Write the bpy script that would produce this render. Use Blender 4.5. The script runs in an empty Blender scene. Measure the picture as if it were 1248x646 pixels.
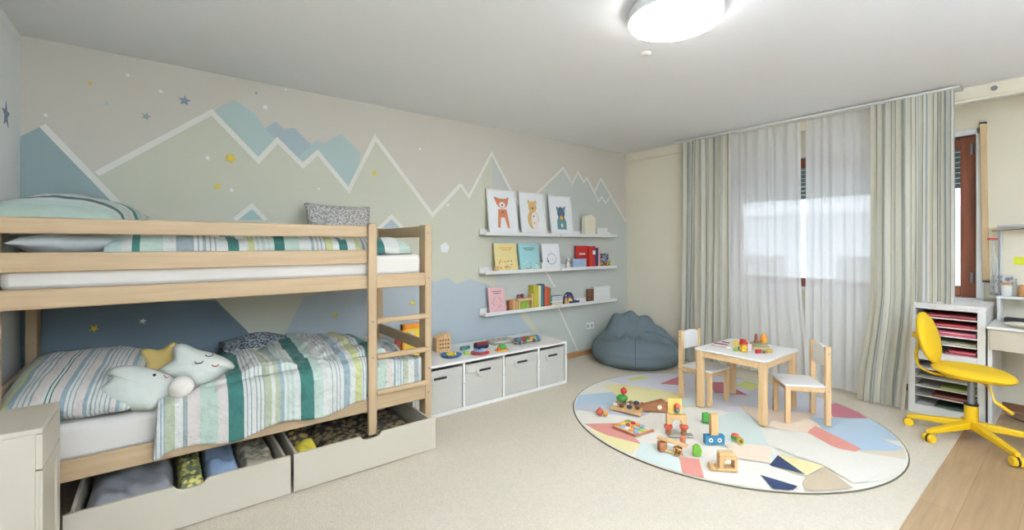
import bpy, bmesh, math, random
from math import sin, cos, pi, radians, sqrt, exp
from mathutils import Vector, Matrix, Euler

random.seed(7)
C = bpy.context.scene.collection

# ------------------------------------------------------------------ survey
# camera calibration (room axes: mural wall runs along +X, window wall along +Y)
F, U0, V0, H = 545.0, 624.0, 298.0, 1.325
TH = radians(52)
_c, _s = cos(TH), sin(TH)
def ray(u, v):
    a = (u - U0) / F
    return (_c + a * _s, _s - a * _c, (V0 - v) / F)
def PZ(u, v, z=0.0):
    d = ray(u, v); t = (z - H) / d[2]; return Vector((d[0] * t, d[1] * t, z))
def PY(u, v, y):
    d = ray(u, v); t = y / d[1]; return Vector((d[0] * t, y, H + d[2] * t))
def PX(u, v, x):
    d = ray(u, v); t = x / d[0]; return Vector((x, d[1] * t, H + d[2] * t))

# ------------------------------------------------------------------ materials
def lin(h):
    if isinstance(h, (tuple, list)): r = [k / 255 for k in h]
    else: r = [int(h[i:i + 2], 16) / 255 for i in (0, 2, 4)]
    return tuple((k / 12.92 if k <= .04045 else ((k + .055) / 1.055) ** 2.4) for k in r) + (1.0,)

_mats = {}
def mat(name, col, rough=.6, noise=.04, nscale=8, bump=0, bscale=60, metal=0, sheen=0, emit=None, estr=0, trans=0, alpha=1):
    if name in _mats: return _mats[name]
    m = bpy.data.materials.new(name); m.use_nodes = True
    nt = m.node_tree; b = nt.nodes['Principled BSDF']
    c = lin(col)
    b.inputs['Roughness'].default_value = rough; b.inputs['Metallic'].default_value = metal
    b.inputs['Base Color'].default_value = c
    tc = nt.nodes.new('ShaderNodeTexCoord')
    if noise:
        n = nt.nodes.new('ShaderNodeTexNoise'); n.inputs['Scale'].default_value = nscale; n.inputs['Detail'].default_value = 3
        nt.links.new(tc.outputs['Object'], n.inputs['Vector'])
        mx = nt.nodes.new('ShaderNodeMix'); mx.data_type = 'RGBA'
        mx.inputs['A'].default_value = tuple(min(1, k * (1 - noise)) for k in c[:3]) + (1,)
        mx.inputs['B'].default_value = tuple(min(1, k * (1 + noise)) for k in c[:3]) + (1,)
        nt.links.new(n.outputs['Fac'], mx.inputs['Factor']); nt.links.new(mx.outputs['Result'], b.inputs['Base Color'])
    if bump:
        n2 = nt.nodes.new('ShaderNodeTexNoise'); n2.inputs['Scale'].default_value = bscale; n2.inputs['Detail'].default_value = 2
        nt.links.new(tc.outputs['Object'], n2.inputs['Vector'])
        bp = nt.nodes.new('ShaderNodeBump'); bp.inputs['Strength'].default_value = bump; bp.inputs['Distance'].default_value = .01
        nt.links.new(n2.outputs['Fac'], bp.inputs['Height']); nt.links.new(bp.outputs['Normal'], b.inputs['Normal'])
    if sheen: b.inputs['Sheen Weight'].default_value = sheen
    if trans: b.inputs['Transmission Weight'].default_value = trans
    if emit: b.inputs['Emission Color'].default_value = lin(emit); b.inputs['Emission Strength'].default_value = estr
    if alpha < 1: b.inputs['Alpha'].default_value = alpha
    _mats[name] = m
    return m

def wood(name, c1, c2, rough=.5, axis='X', scale=1.0):
    if name in _mats: return _mats[name]
    m = bpy.data.materials.new(name); m.use_nodes = True
    nt = m.node_tree; b = nt.nodes['Principled BSDF']; b.inputs['Roughness'].default_value = rough
    tc = nt.nodes.new('ShaderNodeTexCoord'); mp = nt.nodes.new('ShaderNodeMapping')
    sc = {'X': (1.5, 22, 22), 'Y': (22, 1.5, 22), 'Z': (22, 22, 1.5)}[axis]
    mp.inputs['Scale'].default_value = tuple(k * scale for k in sc)
    nt.links.new(tc.outputs['Object'], mp.inputs['Vector'])
    n = nt.nodes.new('ShaderNodeTexNoise'); n.inputs['Scale'].default_value = 1.6; n.inputs['Detail'].default_value = 5; n.inputs['Distortion'].default_value = .4
    nt.links.new(mp.outputs['Vector'], n.inputs['Vector'])
    r = nt.nodes.new('ShaderNodeValToRGB'); r.color_ramp.elements[0].position = .3; r.color_ramp.elements[1].position = .7
    r.color_ramp.elements[0].color = lin(c1); r.color_ramp.elements[1].color = lin(c2)
    nt.links.new(n.outputs['Fac'], r.inputs['Fac']); nt.links.new(r.outputs['Color'], b.inputs['Base Color'])
    _mats[name] = m
    return m

def stripes(name, seq, axis='X', src='Object', start=0.0, rough=.85, translucent=0.0, weave=.5, repeat=False):
    """fabric with bands (width, colour) laid along one axis of the object or of its UV map"""
    m = bpy.data.materials.new(name); m.use_nodes = True
    nt = m.node_tree; b = nt.nodes['Principled BSDF']; b.inputs['Roughness'].default_value = rough
    b.inputs['Sheen Weight'].default_value = .1
    tc = nt.nodes.new('ShaderNodeTexCoord'); sp = nt.nodes.new('ShaderNodeSeparateXYZ')
    nt.links.new(tc.outputs[src], sp.inputs[0])
    total = sum(w for w, _ in seq)
    def math_(op, a, bv):
        k = nt.nodes.new('ShaderNodeMath'); k.operation = op
        for i, q in enumerate((a, bv)):
            if q is None: continue
            if hasattr(q, 'is_output'): nt.links.new(q, k.inputs[i])
            else: k.inputs[i].default_value = q
        return k.outputs[0]
    co = math_('DIVIDE', math_('SUBTRACT', sp.outputs[axis], start), total)
    if repeat: co = math_('FRACT', co, None)
    pos = 0; items = []
    for w, c in seq: items.append((pos / total, lin(c))); pos += w
    chunks = [items[i:i + 30] for i in range(0, len(items), 30)]
    prev = None
    for ch in chunks:
        r = nt.nodes.new('ShaderNodeValToRGB'); cr = r.color_ramp; cr.interpolation = 'CONSTANT'
        cr.elements[0].position = 0; cr.elements[0].color = ch[0][1]
        cr.elements[1].position = max(1e-4, ch[1][0]) if len(ch) > 1 else .9999; cr.elements[1].color = ch[1][1] if len(ch) > 1 else ch[0][1]
        for p, c in ch[2:]:
            e = cr.elements.new(p); e.color = c
        nt.links.new(co, r.inputs['Fac'])
        if prev is None: prev = r.outputs['Color']
        else:
            g = math_('GREATER_THAN', co, ch[0][0])
            mx = nt.nodes.new('ShaderNodeMix'); mx.data_type = 'RGBA'
            nt.links.new(g, mx.inputs['Factor']); nt.links.new(prev, mx.inputs['A']); nt.links.new(r.outputs['Color'], mx.inputs['B'])
            prev = mx.outputs['Result']
    nt.links.new(prev, b.inputs['Base Color'])
    if weave:
        n2 = nt.nodes.new('ShaderNodeTexNoise'); n2.inputs['Scale'].default_value = 14; n2.inputs['Detail'].default_value = 4
        nt.links.new(tc.outputs['Object'], n2.inputs['Vector'])
        bp = nt.nodes.new('ShaderNodeBump'); bp.inputs['Strength'].default_value = weave; bp.inputs['Distance'].default_value = .035
        nt.links.new(n2.outputs['Fac'], bp.inputs['Height']); nt.links.new(bp.outputs['Normal'], b.inputs['Normal'])
    if translucent:
        tl = nt.nodes.new('ShaderNodeBsdfTranslucent'); nt.links.new(prev, tl.inputs['Color'])
        ms = nt.nodes.new('ShaderNodeMixShader'); ms.inputs[0].default_value = translucent
        nt.links.new(b.outputs[0], ms.inputs[1]); nt.links.new(tl.outputs[0], ms.inputs[2])
        nt.links.new(ms.outputs[0], nt.nodes['Material Output'].inputs['Surface'])
    return m

def dotted(name, c1, c2, scale=300):
    """small-scale woven or knitted fabric of two yarns"""
    m = bpy.data.materials.new(name); m.use_nodes = True
    nt = m.node_tree; b = nt.nodes['Principled BSDF']; b.inputs['Roughness'].default_value = .9
    tc = nt.nodes.new('ShaderNodeTexCoord'); v = nt.nodes.new('ShaderNodeTexVoronoi'); v.inputs['Scale'].default_value = scale
    nt.links.new(tc.outputs['Object'], v.inputs['Vector'])
    r = nt.nodes.new('ShaderNodeValToRGB'); r.color_ramp.elements[0].position = .35; r.color_ramp.elements[1].position = .6
    r.color_ramp.elements[0].color = lin(c1); r.color_ramp.elements[1].color = lin(c2)
    nt.links.new(v.outputs['Distance'], r.inputs['Fac']); nt.links.new(r.outputs['Color'], b.inputs['Base Color'])
    bp = nt.nodes.new('ShaderNodeBump'); bp.inputs['Strength'].default_value = .8; bp.inputs['Distance'].default_value = .01; bp.invert = True
    nt.links.new(v.outputs['Distance'], bp.inputs['Height']); nt.links.new(bp.outputs['Normal'], b.inputs['Normal'])
    return m

# ------------------------------------------------------------------ mesh builder
class MB:
    def __init__(s): s.v = []; s.f = []; s.mi = []; s.uv = None
    def add(s, vs, fs, mi=0, M=None):
        o = len(s.v)
        for p in vs:
            p = Vector(p)
            s.v.append(M @ p if M is not None else p)
        for f in fs: s.f.append(tuple(o + i for i in f)); s.mi.append(mi)
        return s
    def box(s, x0, x1, y0, y1, z0, z1, mi=0, M=None):
        vs = [(x, y, z) for z in (z0, z1) for y in (y0, y1) for x in (x0, x1)]
        return s.add(vs, [(0, 2, 3, 1), (4, 5, 7, 6), (0, 1, 5, 4), (2, 6, 7, 3), (0, 4, 6, 2), (1, 3, 7, 5)], mi, M)
    def prism(s, pts, h0, h1, mi=0, M=None, plane='XY'):
        """polygon (CCW) extruded between h0 and h1 along the plane's normal"""
        def P(a, b, h): return {'XY': (a, b, h), 'XZ': (a, h, b), 'YZ': (h, a, b)}[plane]
        n = len(pts); vs = [P(a, b, h0) for a, b in pts] + [P(a, b, h1) for a, b in pts]
        fs = [tuple(range(n))[::-1], tuple(range(n, 2 * n))] + [(i, (i + 1) % n, n + (i + 1) % n, n + i) for i in range(n)]
        return s.add(vs, fs, mi, M)
    def cyl(s, a, b, r0, r1=None, n=16, mi=0, caps=True, M=None):
        a = Vector(a); b = Vector(b); r1 = r0 if r1 is None else r1
        d = (b - a).normalized(); q = d.to_track_quat('Z', 'Y').to_matrix()
        vs = []; 
        for p, r in ((a, r0), (b, r1)):
            for i in range(n):
                t = 2 * pi * i / n; vs.append(p + q @ Vector((r * cos(t), r * sin(t), 0)))
        fs = [(i, (i + 1) % n, n + (i + 1) % n, n + i) for i in range(n)]
        if caps: fs += [tuple(range(n))[::-1], tuple(range(n, 2 * n))]
        return s.add(vs, fs, mi, M)
    def tube(s, pts, r, n=8, mi=0, M=None, flat=1.0):
        pts = [Vector(p) for p in pts]; vs = []; m = len(pts); up = Vector((0, 0, 1))
        for k, p in enumerate(pts):
            d = (pts[min(k + 1, m - 1)] - pts[max(k - 1, 0)]).normalized()
            a = d.cross(up); a = a.normalized() if a.length > 1e-4 else Vector((1, 0, 0)); b = a.cross(d).normalized()
            for i in range(n):
                t = 2 * pi * i / n; vs.append(p + a * (r * cos(t)) + b * (r * flat * sin(t)))
        fs = [(k * n + i, k * n + (i + 1) % n, (k + 1) * n + (i + 1) % n, (k + 1) * n + i) for k in range(m - 1) for i in range(n)]
        fs += [tuple(range(n))[::-1], tuple(range((m - 1) * n, m * n))]
        return s.add(vs, fs, mi, M)
    def lathe(s, prof, n=24, mi=0, M=None):
        vs = [(r * cos(2 * pi * i / n), r * sin(2 * pi * i / n), z) for r, z in prof for i in range(n)]
        m = len(prof)
        fs = [(k * n + i, k * n + (i + 1) % n, (k + 1) * n + (i + 1) % n, (k + 1) * n + i) for k in range(m - 1) for i in range(n)]
        fs += [tuple(range(n))[::-1], tuple(range((m - 1) * n, m * n))]
        return s.add(vs, fs, mi, M)
    def ball(s, c, r, n=12, mi=0, M=None, sc=(1, 1, 1)):
        c = Vector(c); m = n // 2 + 1; vs = [c + Vector((0, 0, -r * sc[2]))]
        for k in range(1, m):
            t = -pi / 2 + pi * k / m
            for i in range(n): vs.append(c + Vector((r * sc[0] * cos(t) * cos(2 * pi * i / n), r * sc[1] * cos(t) * sin(2 * pi * i / n), r * sc[2] * sin(t))))
        vs.append(c + Vector((0, 0, r * sc[2])))
        fs = [(0, 1 + (i + 1) % n, 1 + i) for i in range(n)]
        for k in range(m - 2):
            for i in range(n):
                a = 1 + k * n; fs.append((a + i, a + (i + 1) % n, a + n + (i + 1) % n, a + n + i))
        a = 1 + (m - 2) * n; top = len(vs) - 1
        fs += [(a + i, a + (i + 1) % n, top) for i in range(n)]
        return s.add(vs, fs, mi, M)
    def grid(s, fn, nu, nv, mi=0, close=False, M=None):
        vs = [fn(i / nu, j / nv) for j in range(nv + 1) for i in range(nu + 1)]
        w = nu + 1
        fs = [(j * w + i, j * w + i + 1, (j + 1) * w + i + 1, (j + 1) * w + i) for j in range(nv) for i in range(nu)]
        return s.add(vs, fs, mi, M)

def build(name, mb, mats, parent=None, loc=None, bevel=0, solid=0, angle=38, world=True, subsurf=0):
    """link one mesh object; vertices are given in room coordinates (world=True) or in the parent's own"""
    if not isinstance(mats, (list, tuple)): mats = [mats]
    off = Vector((0, 0, 0))
    if parent is not None and world:
        off = parent['_w'] if '_w' in parent else (0, 0, 0); off = Vector(off)
    if parent is None and loc is not None: off = Vector(loc)
    me = bpy.data.meshes.new(name)
    me.from_pydata([tuple(v - off) for v in mb.v], [], mb.f)
    for m in mats: me.materials.append(m)
    me.polygons.foreach_set('material_index', mb.mi)
    if mb.uv is not None:
        uvl = me.uv_layers.new(name='UVMap')
        for p in me.polygons:
            for li in p.loop_indices: uvl.data[li].uv = mb.uv[me.loops[li].vertex_index]
    me.update()
    bm = bmesh.new(); bm.from_mesh(me); bmesh.ops.recalc_face_normals(bm, faces=bm.faces); bm.to_mesh(me); bm.free()
    me.shade_smooth()
    if not subsurf: me.set_sharp_from_angle(angle=radians(angle))
    o = bpy.data.objects.new(name, me); C.objects.link(o)
    if parent is not None:
        o.parent = parent; o['_w'] = tuple(off)
    elif loc is not None: o.location = loc; o['_w'] = tuple(loc)
    else: o['_w'] = (0, 0, 0)
    if solid:
        md = o.modifiers.new('thickness', 'SOLIDIFY'); md.thickness = solid; md.offset = 0
    if bevel:
        md = o.modifiers.new('soft_edges', 'BEVEL'); md.width = bevel; md.segments = 2; md.limit_method = 'ANGLE'; md.angle_limit = radians(40)
    if subsurf:
        md = o.modifiers.new('smooth', 'SUBSURF'); md.levels = subsurf; md.render_levels = subsurf
    return o

def tag(o, label=None, cat=None, group=None, kind=None):
    if label: o['label'] = label
    if cat: o['category'] = cat
    if group: o['group'] = group
    if kind: o['kind'] = kind
    return o
def thing(name, label, cat, loc=(0, 0, 0), rotz=0, group=None):
    o = bpy.data.objects.new(name, None); C.objects.link(o); o.empty_display_size = .05
    o.location = loc; o.rotation_euler = (0, 0, rotz); o['_w'] = tuple(loc)
    return tag(o, label, cat, group)
def struct(name, mb, mats, **k):
    return tag(build(name, mb, mats, **k), kind='structure')
def bx(*a, **k): return MB().box(*a, **k)

# ------------------------------------------------------------------ palette
PINE = wood('pale_pine', (180, 151, 113), (197, 169, 131), .5, 'X')
PINEZ = wood('pale_pine_upright', (180, 151, 113), (197, 169, 131), .5, 'Z')
PINEY = wood('pale_pine_cross', (180, 151, 113), (197, 169, 131), .5, 'Y')
BEECH = wood('beech', (216, 176, 124), (232, 198, 150), .5, 'Z')
BEECHX = wood('beech_rail', (216, 176, 124), (232, 198, 150), .5, 'X')
TOYW = wood('toy_wood', (206, 160, 104), (228, 188, 134), .55, 'Z', 2)
TOYD = wood('toy_wood_dark', (150, 92, 56), (176, 118, 76), .55, 'X', 2)
WHITE = mat('white_lacquer', (240, 238, 232), .4, .01)
WHITE2 = mat('warm_white_lacquer', (200, 190, 170), .45, .01)
SHEET = mat('white_sheet', (226, 218, 207), .9, .02, bump=.25, bscale=9)
DARK = mat('dark_slot', (28, 27, 28), .7, 0)
BLACK = mat('black_plastic', (30, 30, 34), .4, 0)
GREYF = mat('grey_bin_fabric', (200, 196, 184), .9, .04, 60, bump=.15, bscale=400)
YEL = mat('yellow_lacquer', (236, 190, 26), .4, .02)
YELF = mat('yellow_fabric', (236, 192, 28), .85, .04, 90, bump=.2, bscale=350)
RED = mat('toy_red', (200, 56, 42), .45, .05)
ORANGE = mat('toy_orange', (240, 150, 40), .5, .05)
YELLOWT = mat('toy_yellow', (244, 206, 66), .5, .05)
GREEN = mat('toy_green', (70, 150, 60), .5, .08, 30)
LIME = mat('toy_lime', (156, 190, 70), .5, .08, 30)
BLUE = mat('toy_blue', (52, 120, 180), .5, .05)
NAVY = mat('toy_navy', (44, 58, 96), .5, .05)
PINK = mat('toy_pink', (232, 176, 176), .6, .05)
TEAL = mat('toy_teal', (70, 130, 130), .6, .05)
CREAM = mat('toy_cream', (240, 230, 205), .6, .03)
BROWN = mat('toy_brown', (110, 70, 44), .6, .08)
PAPER = mat('paper', (244, 240, 230), .8, .02)
METAL = mat('grey_metal', (150, 152, 155), .35, 0, metal=.8)
PURPLE = mat('toy_purple', (110, 92, 140), .5, .05)

# ------------------------------------------------------------------ room shell
WX, WY, LX, BX, BY, CZ = 4.755, 3.675, -.63, 5.30, -2.1, 2.5   # window-side pier, mural wall, left wall, window bay, rear wall, ceiling
JY = 2.62
WALL = mat('cream_wall_paint', (244, 234, 209), .85, .015, 3, bump=.06, bscale=180)
WHITEWALL = mat('white_wall_paint', (244, 246, 242), .85, .015, 3, bump=.06, bscale=180)
CEIL = mat('ceiling_paint', (247, 247, 246), .9, .01, 3, bump=.1, bscale=260)

struct('ceiling', bx(LX - .1, BX + .1, BY - .1, WY + .1, CZ, CZ + .1), CEIL)
struct('wall_left', bx(LX - .1, LX, BY, WY, 0, CZ), WHITEWALL)
struct('wall_rear', bx(LX - .1, BX + .1, BY - .1, BY, 0, CZ), WHITEWALL)
struct('wall_corner', bx(WX, BX + .3, JY, WY + .1, 0, CZ), WALL)

# window wall with opening
WY0, WY1, WZ0, WZ1 = .55, 2.58, .85, 2.235
m = MB()
m.box(BX, BX + .28, BY - .1, WY0, 0, CZ); m.box(BX, BX + .28, WY1, JY, 0, CZ)
m.box(BX, BX + .28, WY0, WY1, 0, WZ0); m.box(BX, BX + .28, WY0, WY1, WZ1, CZ)
struct('wall_window', m, WALL)
struct('trim_1', bx(WX - .012, WX + .012, BY, WY - .005, 2.405, CZ), WALL)                 # shallow fascia under the ceiling
struct('trim_2', MB().tube([(WX - .016, -1.9, 2.4), (WX - .016, 3.6, 2.4)], .012, 8), WALL)

# floor: parquet under everything, carpet laid over it
def parquet():
    m = bpy.data.materials.new('oak_parquet'); m.use_nodes = True
    nt = m.node_tree; b = nt.nodes['Principled BSDF']; b.inputs['Roughness'].default_value = .38
    tc = nt.nodes.new('ShaderNodeTexCoord')
    br = nt.nodes.new('ShaderNodeTexBrick'); br.inputs['Scale'].default_value = 1; br.offset = .37
    br.inputs['Brick Width'].default_value = 1.9; br.inputs['Row Height'].default_value = .19
    br.inputs['Mortar Size'].default_value = .0012; br.inputs['Mortar'].default_value = lin((150, 104, 66))
    br.inputs['Color1'].default_value = lin((164, 134, 99)); br.inputs['Color2'].default_value = lin((177, 147, 112))
    nt.links.new(tc.outputs['Object'], br.inputs['Vector'])
    mp = nt.nodes.new('ShaderNodeMapping'); mp.inputs['Scale'].default_value = (1.6, 26, 1)
    nt.links.new(tc.outputs['Object'], mp.inputs['Vector'])
    n = nt.nodes.new('ShaderNodeTexNoise'); n.inputs['Scale'].default_value = 1.4; n.inputs['Detail'].default_value = 6; n.inputs['Distortion'].default_value = .6
    nt.links.new(mp.outputs['Vector'], n.inputs['Vector'])
    r = nt.nodes.new('ShaderNodeMapRange'); r.inputs['From Min'].default_value = .3; r.inputs['From Max'].default_value = .7
    r.inputs['To Min'].default_value = .86; r.inputs['To Max'].default_value = 1.08
    nt.links.new(n.outputs['Fac'], r.inputs['Value'])
    mx = nt.nodes.new('ShaderNodeMix'); mx.data_type = 'RGBA'; mx.blend_type = 'MULTIPLY'; mx.inputs['Factor'].default_value = 1
    nt.links.new(br.outputs['Color'], mx.inputs['A']); nt.links.new(r.outputs['Result'], mx.inputs['B'])
    nt.links.new(mx.outputs['Result'], b.inputs['Base Color'])
    return m
struct('floor', bx(LX - .1, BX + .1, BY - .1, WY + .1, -.1, 0), parquet())
CARPET = mat('looped_wool_carpet', (228, 215, 192), .95, .14, 70, bump=1.0, bscale=150)
car = MB().box(LX + .01, BX - .01, .53, JY - .01, .0, .008).box(LX + .01, WX - .01, JY - .01, WY - .01, .0, .008)
car = MB().prism([(LX + .005, .53), (BX - .005, .53), (BX - .005, JY - .005), (WX - .005, JY - .005), (WX - .005, WY - .005), (LX + .005, WY - .005)], 0, .008)
tag(build('carpet', car, CARPET), 'cream looped wall-to-wall carpet ending at the oak floor', 'carpet')
BB = wood('oak_skirting', (176, 128, 78), (196, 148, 96), .45, 'X')
struct('baseboard_mural', bx(LX, WX, WY - .016, WY, .008, .068), BB, bevel=.003)
struct('baseboard_corner', bx(WX - .016, WX, JY, WY - .016, .008, .068), BB, bevel=.003)
struct('baseboard_window', bx(BX - .016, BX, BY, JY, .008, .068), wood('oak_skirting_long', (120, 78, 50), (140, 92, 60), .45, 'Y'), bevel=.003)

# ---- mural wall: painted shapes and taped lines are part of the wall's own mesh
MU = {k: mat('mural_' + k, c, .85, .02, 3) for k, c in dict(
    taupe=(214, 205, 190), sage=(212, 209, 187), slate=(158, 174, 172), mist=(186, 202, 194), haze=(178, 190, 192), line=(236, 232, 220),
    low=(188, 197, 200), slate_shaded=(118, 134, 142), grey=(202, 204, 194), yellow=(232, 202, 74), white=(240, 240, 236), blue=(140, 160, 178), aqua=(176, 200, 196)).items()}
mk = list(MU); wallm = MB().box(LX - .1, WX + .1, WY, WY + .1, 0, CZ, mk.index('taupe'))
_layer = [0]
from mathutils.geometry import tessellate_polygon
def tess(P): return [tuple(t) for t in tessellate_polygon([[Vector(p) for p in P]])]
def W2(u, v): p = PY(u, v, WY); return (p.x, p.z)
def wpoly(pts, key, raw=False):
    _layer[0] += 1
    y = WY - .0004 * _layer[0] - .0004
    P = [(a if raw else W2(*a)) for a in pts]
    P = [(min(max(a, LX + .001), WX - .001), min(max(b, .01), CZ - .001)) for a, b in P]
    wallm.add([(a, y, b) for a, b in P], tess([(a, b, 0) for a, b in P]), mk.index(key))
def wline(pts, w=.03, key='line'):
    _layer[0] += 1
    y = WY - .0004 * _layer[0] - .0004
    P = [Vector(W2(*a)) for a in pts]; n = len(P); L = []; R = []
    for i in range(n):
        d0 = (P[i] - P[i - 1]).normalized() if i else (P[1] - P[0]).normalized()
        d1 = (P[i + 1] - P[i]).normalized() if i < n - 1 else d0
        n0 = Vector((-d0.y, d0.x)); n1 = Vector((-d1.y, d1.x)); b = (n0 + n1).normalized(); k = min(2.2, 1 / max(.3, b.dot(n0)))
        L.append(P[i] + b * k * w / 2); R.append(P[i] - b * k * w / 2)
    for i in range(n - 1):
        q = [L[i], L[i + 1], R[i + 1], R[i]]
        wallm.add([(min(max(a.x, LX + .001), WX - .001), y, a.y) for a in q], [(0, 1, 2, 3)], mk.index(key))
def wstar(u, v, px, key, rot=.2, inner=.42):
    c = Vector(W2(u, v)); r = (Vector(W2(u + px, v)) - c).length * .85
    _layer[0] += 1; y = WY - .0004 * _layer[0] - .0004
    vs = [(c.x, y, c.y)] + [(c.x + r * (1 if i % 2 == 0 else inner) * sin(pi * i / 5 + rot), y, c.y + r * (1 if i % 2 == 0 else inner) * cos(pi * i / 5 + rot)) for i in range(10)]
    wallm.add(vs, [(0, 1 + i, 1 + (i + 1) % 10) for i in range(10)], mk.index(key))
ridge = [(118, 212), (258, 137), (315, 196), (338, 171), (369, 202), (387, 186), (425, 232), (457, 168), (527, 262), (561, 225), (571, 240), (599, 187), (622, 232), (640, 262), (655, 235), (686, 205), (697, 224), (704, 210), (711, 222), (715, 217), (724, 235), (732, 218), (763, 271)]
wpoly([(258, 139), (267, 130), (286, 122), (310, 138), (323, 156), (336, 148), (346, 157), (359, 156), (379, 176), (388, 170), (394, 175), (416, 163), (440, 186), (435, 215), (425, 236), (369, 206), (315, 198)], 'mist')
wpoly([(323, 157), (336, 148), (346, 157), (359, 156), (379, 177), (360, 195), (338, 172)], 'haze')
wpoly(ridge + [(763, 421), (500, 520), (300, 560), (160, 420), (-10, 420)], 'sage')
wpoly([(24, 166), (52, 153), (300, 402), (330, 440), (330, 560), (-10, 700), (24, 200)], 'slate')
wpoly([(20, 374), (262, 366), (268, 372), (300, 402), (330, 440), (330, 640), (20, 640)], 'slate_shaded')  # slate mountain again, colour darkened for the shade under the upper bunk
wpoly([(330, 440), (370, 362), (420, 348), (470, 338), (500, 341), (515, 336), (530, 344), (545, 338), (556, 346), (572, 340), (590, 345), (604, 352), (630, 380), (668, 430), (680, 442), (500, 540), (330, 560)], 'low')
wpoly([(622, 232), (640, 262), (655, 235), (686, 205), (697, 224), (704, 210), (711, 222), (715, 217), (724, 235), (732, 218), (763, 271), (763, 421), (680, 440), (640, 380), (604, 350), (600, 300), (600, 190)], 'grey')
wpoly([(290, 268), (307, 253), (322, 268)], 'aqua'); wpoly([(460, 280), (477, 264), (492, 280)], 'low')
wline([(52, 153), (160, 265), (258, 361)], .034); wline(ridge[:10], .034); wline(ridge[9:], .026)
wline([(724, 234), (729, 246), (733, 240), (738, 248), (745, 237)], .02)
wline([(286, 268), (307, 251), (324, 268)], .03); wline([(458, 282), (477, 264), (494, 282)], .03)
wline([(664, 330), (676, 350)], .02); wline([(680, 375), (704, 428)], .02)
for a in [(225, 123, 9.5, 'blue', .1), (178, 142, 8, 'slate', .3), (110, 102, 5, 'yellow', .3), (156, 92, 4, 'white', .2), (196, 112, 4.5, 'white', 0), (130, 127, 4.5, 'aqua', .4),
          (56, 141, 5, 'white', .3), (281, 193, 10, 'yellow', .5), (265, 227, 6.5, 'yellow', .9), (282, 232, 4, 'white', 0), (253, 193, 5, 'white', .2), (312, 114, 3, 'blue', 0),
          (323, 131, 4.5, 'white', .3), (456, 211, 5, 'yellow', .2), (388, 230, 2.5, 'white', 0), (511, 182, 2.5, 'white', 0), (348, 110, 2, 'white', 0), (115, 400, 8, 'yellow', .6),
          (174, 391, 6, 'white', .2), (408, 384, 5, 'yellow', .3), (502, 369, 5, 'yellow', .1), (545, 250, 3, 'white', .1)]:
    wstar(*a)
wstar(541, 302, 7, 'white', .1, .8)
struct('wall_mural', wallm, list(MU.values()))
# one star on the left wall
sl = MB(); c = PX(7, 140, LX)
sl.prism([(c.y + .07 * (1 if i % 2 == 0 else .42) * sin(pi * i / 5), c.z + .07 * (1 if i % 2 == 0 else .42) * cos(pi * i / 5)) for i in range(10)], LX + .0005, LX + .002, plane='YZ')
tag(build('star_sticker', sl, MU['blue'], loc=(LX, c.y, c.z)), 'blue star sticker on the white left wall', 'sticker')

# ---- window
BRN = wood('brown_window_wood', (124, 66, 42), (150, 84, 54), .35, 'Z')
w = thing('window_1', None, None, (BX + .1, WY0, WZ0)); tag(w, kind='structure')
fx0, fx1 = BX + .05, BX + .12
m = MB().box(fx0, fx1, WY0, WY0 + .10, WZ0 + .03, WZ1).box(fx0, fx1, WY1 - .1, WY1, WZ0 + .03, WZ1).box(fx0, fx1, WY0 + .1, WY1 - .1, WZ0 + .03, WZ0 + .12).box(fx0, fx1, WY0 + .1, WY1 - .1, WZ1 - .1, WZ1).box(fx0, fx1, .98, 1.06, WZ0 + .12, WZ1 - .1)
build('window_frame', m, BRN, w, bevel=.006)
glm = bpy.data.materials.new('window_glass'); glm.use_nodes = True
nt = glm.node_tree; nt.nodes.remove(nt.nodes['Principled BSDF']); g = nt.nodes.new('ShaderNodeBsdfGlossy'); g.inputs['Roughness'].default_value = .02
tr = nt.nodes.new('ShaderNodeBsdfTransparent'); ms = nt.nodes.new('ShaderNodeMixShader'); ms.inputs[0].default_value = .06
nt.links.new(tr.outputs[0], ms.inputs[1]); nt.links.new(g.outputs[0], ms.inputs[2]); nt.links.new(ms.outputs[0], nt.nodes['Material Output'].inputs['Surface'])
build('pane', bx(BX + .08, BX + .086, WY0 + .1, .98, WZ0 + .12, WZ1 - .1), glm, w)
build('pane', bx(BX + .08, BX + .086, 1.06, WY1 - .1, WZ0 + .12, WZ1 - .1), glm, w)
build('hinge', MB().cyl((fx0 - .008, WY0 + .03, 1.0), (fx0 - .008, WY0 + .03, 1.09), .009).cyl((fx0 - .008, WY0 + .03, 2.08), (fx0 - .008, WY0 + .03, 2.17), .009), METAL, w)
tr_ = MB().box(BX - .012, BX + .05, WY0 - .045, WY0, WZ0 - .02, WZ1 + .05).box(BX - .012, BX + .05, WY1, WY1 + .03, WZ0 - .02, WZ1 + .05).box(BX - .012, BX + .05, WY0 - .045, WY1 + .03, WZ1, WZ1 + .05)
struct('trim_3', tr_, WHITE, bevel=.003)
struct('trim_4', bx(BX - .10, BX + .06, WY0 - .045, WY1, WZ0 - .005, WZ0 + .03), WHITE, bevel=.004)         # window sill
sh = MB()
for i in range(8): sh.box(BX + .15, BX + .165, WY0 + .02, WY1 - .02, WZ1 - .06 - .045 * (i + 1), WZ1 - .064 - .045 * i)
tag(build('roller_shutter', sh, mat('shutter_green', (74, 108, 104), .6, .03), loc=(BX + .15, WY0, 1.8)), 'green slatted roller shutter half lowered outside the window', 'shutter')

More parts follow.
